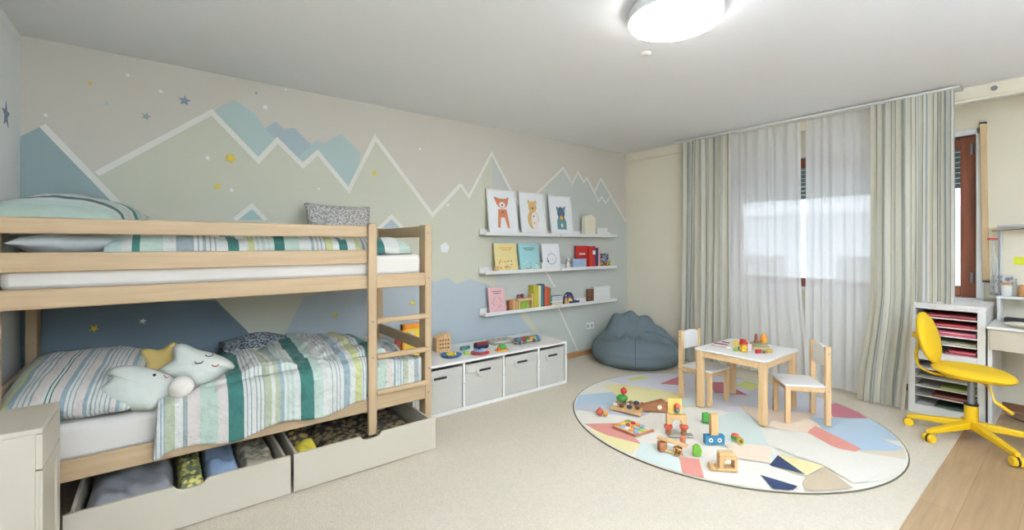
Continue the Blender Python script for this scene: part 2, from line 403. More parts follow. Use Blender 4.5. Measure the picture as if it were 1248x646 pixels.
# ---- outside
ext = MB().box(9.5, 12, -4, 9, -3, 5.5, 0)
for yy in (-2.6, -.4, 1.6, 3.6, 5.8):
    for zz in (-.3, 2.3): ext.box(9.44, 9.5, yy, yy + 1.1, zz, zz + 1.4, 1)
for zz in (-.6, 2.0):
    ext.box(8.5, 9.5, -3, 8, zz - .16, zz, 0)
    for k in range(56): ext.box(8.5, 8.52, -3 + k * .2, -2.985 + k * .2, zz, zz + 1.0, 1)
    ext.box(8.49, 8.53, -3, 8, zz + 1.0, zz + 1.05, 1)
FAC = mat('pale_render', (226, 232, 238), .9, .04, 1); FACD = mat('facade_grey', (150, 152, 150), .7, .05)
tag(build('neighbouring_building', ext, [FAC, FACD]), 'pale rendered house with balconies outside the window', 'building')
struct('ground_outside', bx(5.8, 30, -20, 25, -3.1, -3.0), mat('paving_outside', (180, 180, 172), .9, .06, 1))

# ------------------------------------------------------------------ bunk bed
BL, BR, BF = -.59, 1.424, 2.70          # left end, right end, front of the rails
bed = thing('bunk_bed', 'pale pine bunk bed with ladder, standing against the mountain mural wall', 'bed', (BL, BF, 0))
def bpart(name, mb, m=PINE, bevel=.006): return build(name, mb, m, bed, bevel=bevel)
yb = 3.63
bpart('post', bx(BL, BL + .06, 2.723, 2.79, .008, 1.45), PINEZ)
bpart('post', bx(BL, BL + .048, yb - .09, yb, .008, 1.45), PINEZ)
bpart('post', bx(BR - .048, BR, 2.70, 2.79, .008, 1.457), PINEZ)
bpart('post', bx(BR - .048, BR, yb - .09, yb, .008, 1.457), PINEZ)
for z0, z1 in ((1.37, 1.44), (1.207, 1.292)): bpart('guard_rail', bx(BL, .99, 2.70, 2.722, z0, z1))
for z0, z1 in ((1.375, 1.453), (1.207, 1.292)): bpart('guard_rail', bx(BL + .048, BR - .048, yb - .03, yb - .008, z0, z1))
bpart('side_rail', bx(BL, 1.376, 2.70, 2.722, 1.052, 1.138)); bpart('side_rail', bx(BL + .048, BR - .048, yb - .03, yb - .008, 1.052, 1.138))
bpart('side_rail', bx(BL, 1.376, 2.70, 2.722, .298, .392)); bpart('side_rail', bx(BL + .048, BR - .048, yb - .03, yb - .008, .298, .392))
for x0, x1 in ((BL + .012, BL + .034), (BR - .036, BR - .014)):
    for z0, z1 in ((1.375, 1.45), (1.052, 1.138), (.605, .68), (.298, .392)):
        bpart('end_rail', bx(x0, x1, 2.79, yb - .09, z0, z1), PINEY)
lad = MB().prism([(.985, .16), (1.04, .16), (1.04, 1.44), (1.03, 1.456), (.995, 1.456), (.985, 1.44)], 2.675, 2.70, plane='XZ')
bpart('ladder_post', lad, PINEZ)
for z in (.853, .632, .41): bpart('rung', MB().box(1.035, 1.39, 2.668, 2.70, z - .017, z + .017), PINE, .01)
bpart('slat_base', bx(BL + .05, BR - .05, 2.73, yb - .04, 1.10, 1.12), PINE, .002); bpart('slat_base', bx(BL + .05, BR - .05, 2.73, yb - .04, .34, .36), PINE, .002)
for z in (.34, .50, 1.10, 1.40): bpart('bolt', MB().cyl((1.40, 2.6995, z), (1.40, 2.694, z), .006, n=10), METAL, 0)
for z in (.632, .853): bpart('bolt', MB().cyl((1.012, 2.6745, z), (1.012, 2.669, z), .006, n=10), METAL, 0)

# mattresses
def mattress(x0, x1, y0, y1, z0, z1):
    m = MB(); m.box(x0, x1, y0, y1, z0, z1); return m
tag(build('mattress', mattress(BL + .06, BR - .06, 2.73, 3.58, .362, .535), SHEET, loc=(BL + .06, 2.73, .362), bevel=.035), 'white sheeted mattress on the lower bunk', 'mattress', 'bunk mattresses')
tag(build('mattress', mattress(BL + .06, BR - .06, 2.73, 3.58, 1.122, 1.262), SHEET, loc=(BL + .06, 2.73, 1.122), bevel=.03), 'white mattress on the upper bunk behind the guard rails', 'mattress', 'bunk mattresses')

# bedding fabric
Tc, Sg, Wt, Pk, Ol, Gy, Bl, Yl, Aq = (56, 112, 102), (184, 200, 184), (212, 211, 202), (212, 202, 192), (178, 182, 152), (154, 164, 162), (150, 168, 174), (196, 196, 136), (190, 208, 200)
def fine(n, w, a=Wt, b=Gy): return [(w * 1.3, a) if i % 2 == 0 else (w * .7, b) for i in range(n)]
seqA = fine(6, .008, Wt, Bl) + [(.035, Ol), (.03, Wt), (.022, Gy), (.045, Pk), (.075, Sg), (.045, Pk), (.065, Tc)] + fine(10, .010, Wt, Gy) + [(.03, Ol), (.02, Wt), (.02, Ol), (.02, Bl)] + fine(4, .012, Wt, Sg) + [(.03, Wt), (.07, Tc), (.05, Sg), (.035, Wt)] \
    + fine(8, .011, Wt, Gy) + [(.03, Bl), (.03, Wt), (.035, Yl)] + fine(6, .009, Wt, Gy) + [(.06, Tc), (.06, Sg), (.04, Pk)] + fine(8, .010, Wt, Bl) + [(.03, Ol), (.04, Wt), (.03, Gy)] + fine(8, .011, Wt, Sg) + [(.02, Bl), (.1, Wt)]
DUVET = stripes('striped_duvet_lower', seqA, 'X', 'Object', -.04, weave=1.0)
seqB = [(.05, Aq), (.03, Wt), (.03, Tc), (.09, Sg), (.05, Wt), (.07, Gy)] + fine(8, .012) + [(.05, Wt), (.05, Tc), (.04, Wt), (.03, Yl)] + fine(8, .012, Wt, Sg) + [(.05, Tc), (.08, Sg), (.05, Wt)] + fine(8, .012) + [(.03, Yl), (.04, Wt), (.05, Tc), (.05, Wt), (.03, Yl)] + fine(8, .012) + [(.055, Tc), (.1, Wt), (.08, Sg)] + fine(10, .012) + [(.055, Tc), (.06, Wt)] + fine(10, .012)
DUVET2 = stripes('striped_duvet_upper', seqB, 'X', 'Object', -.5, weave=.6)
seqP = [(.02, Wt), (.015, Gy), (.03, Ol), (.015, Yl), (.02, Bl)] + fine(6, .009, Wt, Gy) + [(.035, Pk)] + fine(4, .007, Wt, Tc) + [(.03, Pk), (.018, Bl)] + fine(4, .008, Wt, Gy) + [(.03, Pk), (.014, Bl)] + fine(10, .008, Wt, Gy) + [(.02, Pk), (.014, Bl), (.012, Sg)] + fine(6, .008, Wt, Bl) + [(.02, Wt), (.02, Ol), (.05, Wt)]
PILLF = stripes('striped_pillow_lower', seqP, 'X', 'Object', -.25, weave=.8)
seqQ = [(.08, Sg), (.04, Aq), (.05, Wt), (.05, Tc), (.03, Wt), (.03, Aq)] + fine(6, .010, Wt, Ol) + [(.05, Wt), (.05, Tc), (.08, Sg), (.05, Wt), (.08, Sg)]
PILLU = stripes('striped_pillow_upper', seqQ, 'Y', 'Object', -.31, weave=.4)

def hsh(x, y, s=0):
    v = sin(x * 127.1 + y * 311.7 + s * 74.7) * 43758.5453; return v - math.floor(v)
def vn(x, y, s=0):
    xi, yi = math.floor(x), math.floor(y); a, b = x - xi, y - yi
    a = a * a * (3 - 2 * a); b = b * b * (3 - 2 * b)
    return (hsh(xi, yi, s) * (1 - a) + hsh(xi + 1, yi, s) * a) * (1 - b) + (hsh(xi, yi + 1, s) * (1 - a) + hsh(xi + 1, yi + 1, s) * a) * b
def fbm(x, y, s=0): return vn(x, y, s) * .55 + vn(x * 2.1, y * 2.1, s + 1) * .3 + vn(x * 4.3, y * 4.3, s + 2) * .15
def sstep(a, b, x): t = min(1, max(0, (x - a) / (b - a))); return t * t * (3 - 2 * t)

# lower duvet: lies over the mattress and hangs over the front rail
def duvet_low(u, v):
    x = -.035 + 1.385 * u
    edge = .04 * sin(pi * min(1, u * 3))
    L = 1.16; s = v * L                         # distance from the hem at the front up and over
    hem = .335 + .05 * sstep(0, 1, u) + .012 * sin(u * 20)
    top = .575 + .035 * fbm(x * 4, 7) + .03 * sstep(.1, .6, u) - .055 * sstep(.72, .93, u)
    drop = top - hem
    if s < drop - .06:
        y = 2.672 + .014 * sin(x * 16) * (1 - s / drop) - .012 * fbm(x * 7, s * 6, 3) - .014 * abs(fbm(x * 16, s * 12, 13) - .5); z = hem + s
        if x > .96: y = max(y, 2.712)
        if x > .96: z = max(z, .40)
    elif s < drop + .10:
        t = (s - drop + .06) / .16; a = t * pi / 2
        y = 2.672 + .07 * (1 - cos(a)); z = top - .06 + .06 * sin(a)
        if x > .96: y = max(y, 2.712)
    else:
        k = s - drop - .10; y = 2.742 + k * .98
        puff = sstep(-.05, .35, u) * (1 - .95 * sstep(.7, .95, u)) * .03 * sin(pi * min(1, k / .8)) + .028 * fbm(x * 5, y * 5, 5) + .018 * sin(x * 9 + y * 6) + .016 * abs(sin((x + y * .6) * 14)) * fbm(x * 3, y * 3, 9) + .03 * (abs(fbm(x * 13, y * 8, 11) - .5) * 2) + .014 * (fbm(x * 30, y * 16, 12) - .5)
        z = max(.55, top) - .025 * sstep(.72, .93, u) - .035 * (1 - sstep(0, .3, u)) * sstep(0, .1, k) + puff - .02 * sstep(.55, .8, k)
        y = min(y, 3.60)
    if u < .02: z -= .012
    return Vector((x + .015 * sin(v * 6) * (1 - u), y, z))
tag(build('duvet', MB().grid(duvet_low, 110, 90), DUVET, loc=(0, 2.7, .55), solid=.022), 'striped green and white duvet spread over the lower bunk', 'duvet', 'striped duvets')
def duvet_up(u, v):
    x = -.22 + 1.52 * u; y = 2.735 + .82 * v
    e = min(1, min(v, 1 - v) * 7, min(u, 1 - u) * 16); e = sqrt(max(0, e * (2 - e)))
    z = 1.266 + e * (.075 + .035 * fbm(x * 6, y * 5, 4) + .014 * sin(x * 11 + y * 7) + .012 * abs(sin((x - y) * 16)) - .03 * sstep(.75, .95, u))
    return Vector((x, y + .008 * sin(x * 21), z))
tag(build('duvet', MB().grid(duvet_up, 110, 50), DUVET2, loc=(.3, 2.7, 1.27), solid=.012), 'striped green and white duvet crumpled on the upper bunk behind the guard rails', 'duvet', 'striped duvets')

def cushion(wd, dp, hh, n=30, wr=.008, seed=0, pw=2.4):
    m = MB()
    def f(sg):
        def g(u, v):
            a, b = u * 2 - 1, v * 2 - 1
            k = max(0, (1 - abs(a) ** pw)) ** .55 * max(0, (1 - abs(b) ** pw)) ** .55
            pin = 1 - .07 * (1 - abs(a) ** 2) * abs(b) ** 3; pin2 = 1 - .07 * (1 - abs(b) ** 2) * abs(a) ** 3
            return Vector((a * wd / 2 * pin2, b * dp / 2 * pin, sg * hh / 2 * k + wr * (fbm(a * 3 + 5, b * 3 + 5, seed) - .5) * 2 * min(1, k * 3)))
        return g
    m.grid(f(1), n, n); m.grid(f(-1), n, n)
    return m
def weld(o):
    bm = bmesh.new(); bm.from_mesh(o.data); bmesh.ops.remove_doubles(bm, verts=bm.verts, dist=.0008); bmesh.ops.recalc_face_normals(bm, faces=bm.faces); bm.to_mesh(o.data); bm.free(); o.data.shade_smooth(); return o
def put(o, loc, rot): o.location = loc; o.rotation_euler = rot; return o
p = weld(build('pillow', cushion(.50, .60, .19, wr=.016, seed=3), PILLF)); put(p, (-.315, 3.02, .655), (radians(16), radians(2), radians(-9)))
tag(p, 'striped pillow at the head of the lower bunk', 'pillow', 'bed pillows')
p = weld(build('pillow', cushion(.50, .62, .22, wr=.01, seed=5), PILLU)); put(p, (-.36, 3.10, 1.46), (radians(6), radians(2), radians(-10)))
tag(p, 'striped pillow with green bands propped up on the upper bunk', 'pillow', 'bed pillows')
p = weld(build('pillow', cushion(.46, .34, .10, wr=.01, seed=8), mat('grey_pillow_cloth', (206, 208, 204), .9, .03, bump=.4, bscale=10))); put(p, (-.31, 2.95, 1.33), (0, 0, .1))
tag(p, 'plain grey pillow lying flat under the upper striped pillow', 'pillow')
p = weld(build('cushion', cushion(.50, .34, .13, wr=.004, seed=9), dotted('knit_cushion', (222, 216, 206), (168, 162, 154), 75))); put(p, (1.07, 3.50, 1.47), (radians(72), radians(1), radians(1)))
tag(p, 'grey and white knitted cushion leaning against the wall on the upper bunk', 'cushion')
tb = MB().grid(lambda u, v: Vector((.30 + .42 * u, 3.28 + .3 * v, .645 + .06 * sin(pi * u) * sin(pi * v) + .02 * fbm(u * 5, v * 5))), 24, 20)
tag(build('blanket', tb, dotted('knit_blanket', (60, 70, 80), (170, 178, 182), 70), loc=(.3, 3.28, .64), solid=.03), 'grey speckled knitted blanket bunched by the wall on the lower bunk', 'blanket')

def inflate(out, th, rings=9, seed=0):
    """puffed soft shape from a star-shaped outline around the origin, in the XZ plane"""
    m = MB(); n = len(out)
    for sg in (1, -1):
        vs = [(0, -sg * th, 0)]
        for k in range(1, rings + 1):
            r = k / rings
            for a, b in out:
                t = th * sqrt(max(0, 1 - r ** 2.2)) * (1 + .1 * (fbm(a * r * 20, b * r * 20, seed) - .5)); vs.append((a * r, -sg * t, b * r))
        fs = [(0, 1 + i, 1 + (i + 1) % n) for i in range(n)]
        for k in range(rings - 1):
            o = 1 + k * n; fs += [(o + i, o + n + i, o + n + (i + 1) % n, o + (i + 1) % n) for i in range(n)]
        m.add(vs, fs)
    return m
def star_out(R, r, n=5, rot=0, N=60):
    out = []
    for i in range(N):
        t = 2 * pi * i / N; k = (cos(n * (t - rot)) + 1) / 2
        out.append(((r + (R - r) * k ** 1.5) * sin(t), (r + (R - r) * k ** 1.5) * cos(t)))
    return out
MINT = mat('mint_plush', (208, 211, 200), .95, .04, 20, bump=.3, bscale=30)
def plush(name, label, out, th, loc, rot, m, face=None):
    t = thing(name, label, 'plush toy', loc); t.rotation_euler = rot
    weld(build('body', inflate(out, th), m, t, world=False))
    if face: face(t)
    return t
def px_outline(pts, cx, cy, k=.00078):
    n = len(pts); out = []
    for i in range(n):          # smooth closed outline
        p0, p1, p2, p3 = [Vector(pts[(i + j) % n]) for j in (-1, 0, 1, 2)]
        for q in range(5):
            t_ = q / 5; v = .5 * ((2 * p1) + (p2 - p0) * t_ + (2 * p0 - 5 * p1 + 4 * p2 - p3) * t_ ** 2 + (3 * p1 - p0 - 3 * p2 + p3) * t_ ** 3)
            out.append(((v.x - cx) * k, (cy - v.y) * k))
    return out
STAR_O = px_outline([(505, 145), (560, 138), (640, 185), (700, 210), (765, 245), (830, 295), (848, 340), (795, 362), (745, 400), (690, 430), (615, 442), (575, 405), (520, 372), (460, 345), (425, 300), (445, 280), (498, 240), (500, 190)], 640, 300)
WHALE_O = px_outline([(130, 350), (98, 318), (115, 295), (180, 280), (260, 298), (340, 335), (415, 385), (452, 440), (436, 505), (385, 540), (330, 585), (255, 572), (170, 535), (105, 480), (75, 415), (95, 385)], 270, 430)
def star_face(t):
    for cx, cz in ((.008, .012), (.052, .042)):
        e = MB().tube([(cx + .017 * cos(a), -.083, cz - .011 * sin(a)) for a in [pi * k / 8 for k in range(9)]], .0022, 6)
        build('eye', e, DARK, t, world=False)
    build('mouth', MB().tube([(.078 + .014 * cos(a), -.074, -.012 - .010 * sin(a)) for a in [pi * k / 8 for k in range(9)]], .0022, 6), RED, t, world=False)
plush('star_plush', 'pale mint star plush with a sleeping face, sitting at the edge of the duvet', STAR_O, .08, (.145, 2.84, .69), (radians(-22), 0, radians(-6)), MINT, star_face)
def cloud_face(t):
    build('eye', MB().ball((.053, -.055, .034), .007, 8), DARK, t, world=False)
    build('mouth', MB().tube([(.088, -.047, .03), (.098, -.044, .016), (.108, -.040, .02)], .002, 6), RED, t, world=False)
plush('whale_plush', 'pale mint whale-shaped plush lying between the striped pillow and the star', WHALE_O, .062, (-.082, 2.79, .64), (radians(-30), 0, radians(-4)), MINT, cloud_face)
plush('star_plush', 'mustard yellow plush half hidden behind the mint plush toys', star_out(.13, .085, 5, .5), .055, (.0, 3.12, .665), (radians(-15), 0, .1), mat('mustard_plush', (226, 196, 120), .95, .05, 20))
bl_ = MB().ball((0, 0, 0), .052, 18, sc=(1, .8, 1.05))
p = tag(build('plush_ball', bl_, mat('ivory_plush', (232, 224, 212), .95, .03, 20)), 'small ivory plush ball tucked under the star plush', 'plush toy'); p.location = (.072, 2.715, .628)

# ------------------------------------------------------------------ underbed drawers
def drawer(x0, x1, label):
    t = thing('underbed_drawer', label, 'drawer', ((x0 + x1) / 2, 2.59, .008), 0, 'pulled-out underbed drawers')
    cx, d, r = (x0 + x1) / 2, .026, .062
    top = .213; pts = [(x0, .014), (x1, .014), (x1, top), (cx + r + .012, top), (cx + r, top - .004), (cx + r - .012, top - d + .006), (cx + r - .03, top - d), (cx - r + .03, top - d), (cx - r + .012, top - d + .006), (cx - r, top - .004), (cx - r - .012, top), (x0, top)]
    build('front', MB().prism(pts, 2.572, 2.588, plane='XZ'), WHITE2, t, bevel=.002)
    build('side', bx(x0 + .015, x0 + .029, 2.588, 3.28, .03, .20), WHITE2, t, bevel=.002)
    build('side', bx(x1 - .029, x1 - .015, 2.588, 3.28, .03, .20), WHITE2, t, bevel=.002)
    build('back', bx(x0 + .029, x1 - .029, 3.266, 3.28, .03, .20), WHITE2, t, bevel=.002)
    build('bottom', bx(x0 + .029, x1 - .029, 2.588, 3.266, .03, .036), WHITE2, t)
    for xx in (x0 + .05, x1 - .05):
        for yy in (2.66, 3.2): build('wheel', MB().cyl((xx - .008, yy, .019), (xx + .008, yy, .019), .011, n=12), BLACK, t)
    return t
drawer(-.323, .532, 'white underbed drawer pulled out, holding grey bedding, left of the two')
drawer(.546, 1.386, 'white underbed drawer pulled out below the bed ladder')
def heap(name, label, cat, x0, x1, y0, y1, z0, h, m, seed, amp=.03, n=26):
    def f(u, v):
        e = min(1, min(u, 1 - u) * 5, min(v, 1 - v) * 5); e = sqrt(max(0, e * (2 - e)))
        x = x0 + (x1 - x0) * u; y = y0 + (y1 - y0) * v
        return Vector((x, y, z0 + .004 + e * (h + amp * (fbm(x * 9, y * 9, seed) - .5) * 2 + amp * .5 * abs(sin(x * 26 + y * 18 + seed)))))
    g = MB().grid(f, n, n)
    return tag(build(name, g, m, loc=((x0 + x1) / 2, (y0 + y1) / 2, z0), solid=.006), label, cat)
GB = mat('grey_bedding', (172, 172, 172), .9, .05, 6, bump=.4, bscale=12)
heap('folded_sheet', 'crumpled grey bedding in the drawer under the striped pillow', 'bedding', -.285, .05, 2.60, 3.2, .036, .13, GB, 1)
heap('folded_cloth', 'pale blue cloth bundled in the middle of the left drawer', 'cloth', .17, .32, 2.6, 3.2, .036, .13, mat('blue_cloth', (150, 172, 198), .9, .08, 12), 2)
heap('folded_cloth', 'olive yellow patterned cloth next to the pale blue cloth in the drawer', 'cloth', .06, .165, 2.6, 3.2, .036, .125, dotted('yellow_print', (236, 224, 130), (120, 128, 90), 40), 3)
heap('folded_cloth', 'beige patterned cloth at the far end of the left drawer', 'cloth', .325, .495, 2.6, 3.2, .036, .11, dotted('beige_print', (150, 140, 120), (190, 178, 150), 30), 4)
heap('folded_cloth', 'dark mixed cloths filling the drawer below the ladder', 'cloth', .72, 1.345, 2.61, 3.2, .036, .09, dotted('dark_print', (150, 130, 90), (66, 58, 52), 26), 5)
heap('folded_cloth', 'yellow cloth crumpled at the front left corner of the drawer below the ladder', 'cloth', .58, .71, 2.60, 2.85, .036, .12, mat('yellow_cloth', (226, 204, 70), .9, .1, 14), 6)
heap('folded_cloth', 'brown printed cloth behind the yellow one in the drawer below the ladder', 'cloth', .58, .71, 2.87, 3.2, .036, .12, dotted('brown_print', (180, 150, 80), (70, 60, 50), 30), 7)

# ------------------------------------------------------------------ small white cabinet left of the bed
cab = thing('bedside_cabinet', 'small white cabinet beside the underbed drawer at the left wall', 'cabinet', (-.475, 2.35, .008))
x0, x1, y0, y1, zt = -.625, -.322, 2.185, 2.515, .70
build('body', bx(x0, x1 - .018, y0, y1, .008, zt - .018), WHITE2, cab, bevel=.002)
build('top', bx(x0, x1, y0, y1, zt - .018, zt), WHITE2, cab, bevel=.003)
build('drawer_front', bx(x1 - .018, x1, y0 + .002, y1 - .002, zt - .14, zt - .021), WHITE2, cab, bevel=.002)
d = MB().box(x1 - .018, x1 - .008, y0 + .002, y1 - .002, .03, zt - .145)
d.box(x1 - .008, x1, y0 + .002, y0 + .06, .03, zt - .145).box(x1 - .008, x1, y1 - .06, y1 - .002, .03, zt - .145).box(x1 - .008, x1, y0 + .06, y1 - .06, zt - .20, zt - .145).box(x1 - .008, x1, y0 + .06, y1 - .06, .03, .09)
build('door', d, WHITE2, cab, bevel=.0015)
build('screw', MB().cyl((-.43, y0, zt - .02), (-.43, y0 - .001, zt - .02), .006, n=10), METAL, cab)

# ------------------------------------------------------------------ low bench with bins
X0, X1, Y0, Y1, ZB = 1.445, 3.03, 3.03, 3.58, .405
ben = thing('storage_bench', 'long low white storage bench along the mural wall', 'bench', ((X0 + X1) / 2, 3.3, .008))
build('top', bx(X0, X1, Y0, Y1, ZB - .02, ZB), WHITE, ben, bevel=.002)
build('bottom', bx(X0, X1, Y0, Y1, .008, .035), WHITE, ben, bevel=.002)
build('back', bx(X0 + .016, X1 - .022, Y1 - .01, Y1, .035, ZB - .02), WHITE, ben)
divs = [1.886, 2.280, 2.674]
build('side', bx(X0, X0 + .016, Y0, Y1, .035, ZB - .02), WHITE, ben, bevel=.002); build('side', bx(X1 - .022, X1, Y0, Y1, .035, ZB - .02), WHITE, ben, bevel=.002)
for dx in divs:
    p = build('divider', bx(dx - .010, dx + .010, Y0, Y1 - .01, .035, ZB - .02), WHITE, ben, bevel=.002)
    build('shelf_pin', MB().cyl((dx, Y0, .22), (dx, Y0 - .002, .22), .004, n=8), METAL, p)
b0 = None; edges = [X0 + .016] + divs + [X1 - .022]
binlab = ['grey fabric bin at the bed end of the bench', 'grey fabric bin, second from the bed, under the red ring toy', 'grey fabric bin, second from the beanbag end of the bench', 'grey fabric bin at the beanbag end of the bench']
for i in range(4):
    a, b = edges[i] + (.014 if i else .006), edges[i + 1] - .014; cx = (a + b) / 2; hw = (b - a) / 2
    t = thing('storage_bin', binlab[i], 'bin', (cx, Y0 + .02, .036), 0, 'grey bins in the bench')
    m = MB().box(-hw, hw, -.012, 0, 0, .325).box(-hw, hw, .46, .472, 0, .325).box(-hw, -hw + .01, 0, .46, 0, .325).box(hw - .01, hw, 0, .46, 0, .325).box(-hw, hw, 0, .46, 0, .01)
    build('body', m, GREYF, t, world=False, bevel=.003)
    build('top_band', bx(-hw + .002, hw - .002, -.018, -.012, .255, .323), GREYF, t, world=False, bevel=.002)
    h = build('handle', MB().prism([(.085 * cos(k * pi / 10 + pi) * 1.0, .262 + .055 * sin(k * pi / 10 + pi)) for k in range(11)] + [(.085, .272), (-.085, .272)], -.025, -.018, plane='XZ'), GREYF, t, world=False, bevel=.001)
    build('slot', bx(-.055, .055, -.029, -.0252, .258, .276), BLACK, h, world=False)

# ------------------------------------------------------------------ picture ledges
def ledge(x0, x1, z, label):
    t = thing('picture_ledge', label, 'shelf', ((x0 + x1) / 2, WY, z), 0, 'white picture ledges')
    build('base', bx(x0, x1, 3.562, WY - .022, z - .012, z), WHITE, t, bevel=.002)
    build('back', bx(x0, x1, WY - .022, WY - .008, z - .012, z + .055), WHITE, t, bevel=.002)
    build('lip', bx(x0, x1, 3.552, 3.562, z - .012, z + .022), WHITE, t, bevel=.002)
rows = [1.425, 1.045, .64]
for z, w_ in zip(rows, ('top', 'middle', 'bottom')):
    ledge(2.45, 3.455, z, f'{w_} white picture ledge, half nearer the bed')
    ledge(3.465, 4.42, z, f'{w_} white picture ledge, half nearer the beanbag corner')

YS = 3.60
def flat2(mb, pts, mi, k, M):
    """thin printed shape on a cover: pts in the cover's own (x, z) plane"""
    mb.prism(pts, -.0006 * k - .0003, -.0006 * k, mi, M, plane='XZ')
def ell(cx, cz, a, b, n=16, r=0): return [(cx + a * cos(2 * pi * i / n) * cos(r) - b * sin(2 * pi * i / n) * sin(r), cz + a * cos(2 * pi * i / n) * sin(r) + b * sin(2 * pi * i / n) * cos(r)) for i in range(n)]

def framed(u0, u1, vt, label, art, z=1.425):
    a = PY(u0, 280, YS).x; b = PY(u1, 280, YS).x; top = PY((u0 + u1) / 2, vt, YS + .03).z; h = top - z; w = b - a
    t = thing('framed_picture', label, 'picture', ((a + b) / 2, 3.585, z + .002), 0, 'framed animal pictures'); t.rotation_euler = (-radians(8), 0, 0)
    f = .014
    m = MB().box(-w / 2, w / 2, 0, .016, 0, f).box(-w / 2, w / 2, 0, .016, h - f, h).box(-w / 2, -w / 2 + f, 0, .016, f, h - f).box(w / 2 - f, w / 2, 0, .016, f, h - f)
    build('frame', m, WHITE, t, world=False, bevel=.002)
    pr = MB().box(-w / 2 + f, w / 2 - f, .006, .012, f, h - f, 0)
    M = Matrix.Translation((0, .006, 0)); art(pr, w, h, M)
    build('picture', pr, [mat('art_paper', (246, 246, 244), .8, .01), mat('art_orange', (214, 132, 92), .9, .15, 30), mat('art_dark', (70, 60, 60), .8, 0), mat('art_white', (245, 235, 228), .8, 0), mat('art_ochre', (214, 174, 110), .9, .15, 30), mat('art_teal', (110, 154, 160), .9, .15, 30), mat('art_slate', (90, 112, 136), .9, .15, 30), mat('art_yellow', (240, 180, 60), .8, 0)], t, world=False)
def art_fox(m, w, h, M):
    P = lambda q, mi, k: flat2(m, [(a * w, b * h) for a, b in q], mi, k, M)
    P([(-.20, .16), (-.12, .14), (-.07, .38), (.06, .38), (.14, .14), (.22, .15), (.14, .56), (-.14, .56)], 1, 1)
    P([(-.2, .70), (-.14, .62), (0, .57), (.14, .62), (.2, .70), (.25, .84), (.1, .80), (-.1, .80), (-.27, .84)], 1, 2)
    P(ell(0, .66, .11, .07), 3, 3); P(ell(0, .655, .03, .02), 2, 4); P(ell(0, .5, .035, .012), 2, 3)
def art_bear(m, w, h, M):
    P = lambda q, mi, k: flat2(m, [(a * w, b * h) for a, b in q], mi, k, M)
    P(ell(0, .36, .22, .23), 4, 1); P(ell(.06, .33, .14, .22), 3, 2); P(ell(0, .66, .16, .13), 4, 3)
    P([(-.18, .72), (-.17, .84), (-.08, .77)], 4, 4); P([(.18, .72), (.17, .84), (.08, .77)], 4, 4)
    P(ell(0, .63, .035, .025), 2, 5); P(ell(.02, .44, .04, .015), 2, 5); P(ell(.02, .28, .03, .02), 1, 5)
def art_bird(m, w, h, M):
    P = lambda q, mi, k: flat2(m, [(a * w, b * h) for a, b in q], mi, k, M)
    P([(-.2, .15), (.2, .15), (.2, .35), (.1, .5), (-.1, .5), (-.2, .35)], 5, 1); P(ell(0, .56, .17, .15), 6, 2)
    P([(-.19, .62), (-.2, .72), (-.08, .68)], 5, 3); P([(.19, .62), (.22, .74), (.08, .68)], 5, 3)
    P(ell(.0, .44, .07, .055), 7, 4); P(ell(0, .25, .05, .05), 3, 4)
framed(596, 631.5, 231, 'white framed picture of an orange fox on the top ledge', art_fox)
framed(635.5, 666, 234.5, 'white framed picture of an ochre bear on the top ledge', art_bear)
framed(671.5, 699, 238, 'white framed picture of a teal and blue animal on the top ledge', art_bird)

def item(u0, u1, v, z): return PY(u0, v, YS).x, PY(u1, v, YS).x, z + .001
a, b, z = item(711, 724, 275, 1.425)
hb = PY(717, 263, YS).z
m = MB().prism([(a, z), (b - .005, z), (b - .005, hb - .02), ((a + b) / 2, hb + .012), (a, hb - .01)], 3.57, 3.63, plane='XZ')
for k in range(3): m.box(a + .01 + .03 * k, a + .02 + .03 * k, 3.566, 3.57, z, hb - .02)
tag(build('ornament', m, CREAM, loc=((a + b) / 2, 3.6, z), bevel=.004), 'cream house-shaped ornament beside the small white box on the top ledge', 'ornament')
a, b, z = item(725.5, 738, 275, 1.425)
t = thing('box', 'small white box at the beanbag end of the top ledge', 'box', ((a + b) / 2, 3.6, z))
build('body', bx(a, b, 3.57, 3.64, z, z + .075), WHITE, t, bevel=.002); build('lid', bx(a - .003, b + .003, 3.567, 3.643, z + .075, z + .10), WHITE, t, bevel=.002)

def cover_book(u0, u1, vt, z, m0, label, extra, tilt=9, y=3.585):
    a = PY(u0, 320, YS).x; b = PY(u1, 320, YS).x; h = PY((u0 + u1) / 2, vt, YS + .03).z - z; w = b - a
    t = thing('picture_book', label, 'book', ((a + b) / 2, y, z + .002)); t.rotation_euler = (-radians(tilt), 0, 0)
    cv = MB().box(-w / 2, w / 2, 0, .002, 0, h, 0).box(-w / 2, w / 2, .014, .016, 0, h, 0).box(-w / 2 - .002, -w / 2, 0, .016, 0, h, 0)
    extra(cv, w, h)
    build('cover', cv, [m0, ORANGE, TEAL, CREAM, DARKI, mat('cover_red', (196, 110, 80), .7, .1), mat('cover_green', (120, 140, 110), .7, .1)], t, world=False)
    build('pages', bx(-w / 2 + .001, w / 2 - .004, .002, .014, .003, h - .003), PAPER, t, world=False)
DARKI = mat('cover_ink', (84, 84, 90), .7, 0)
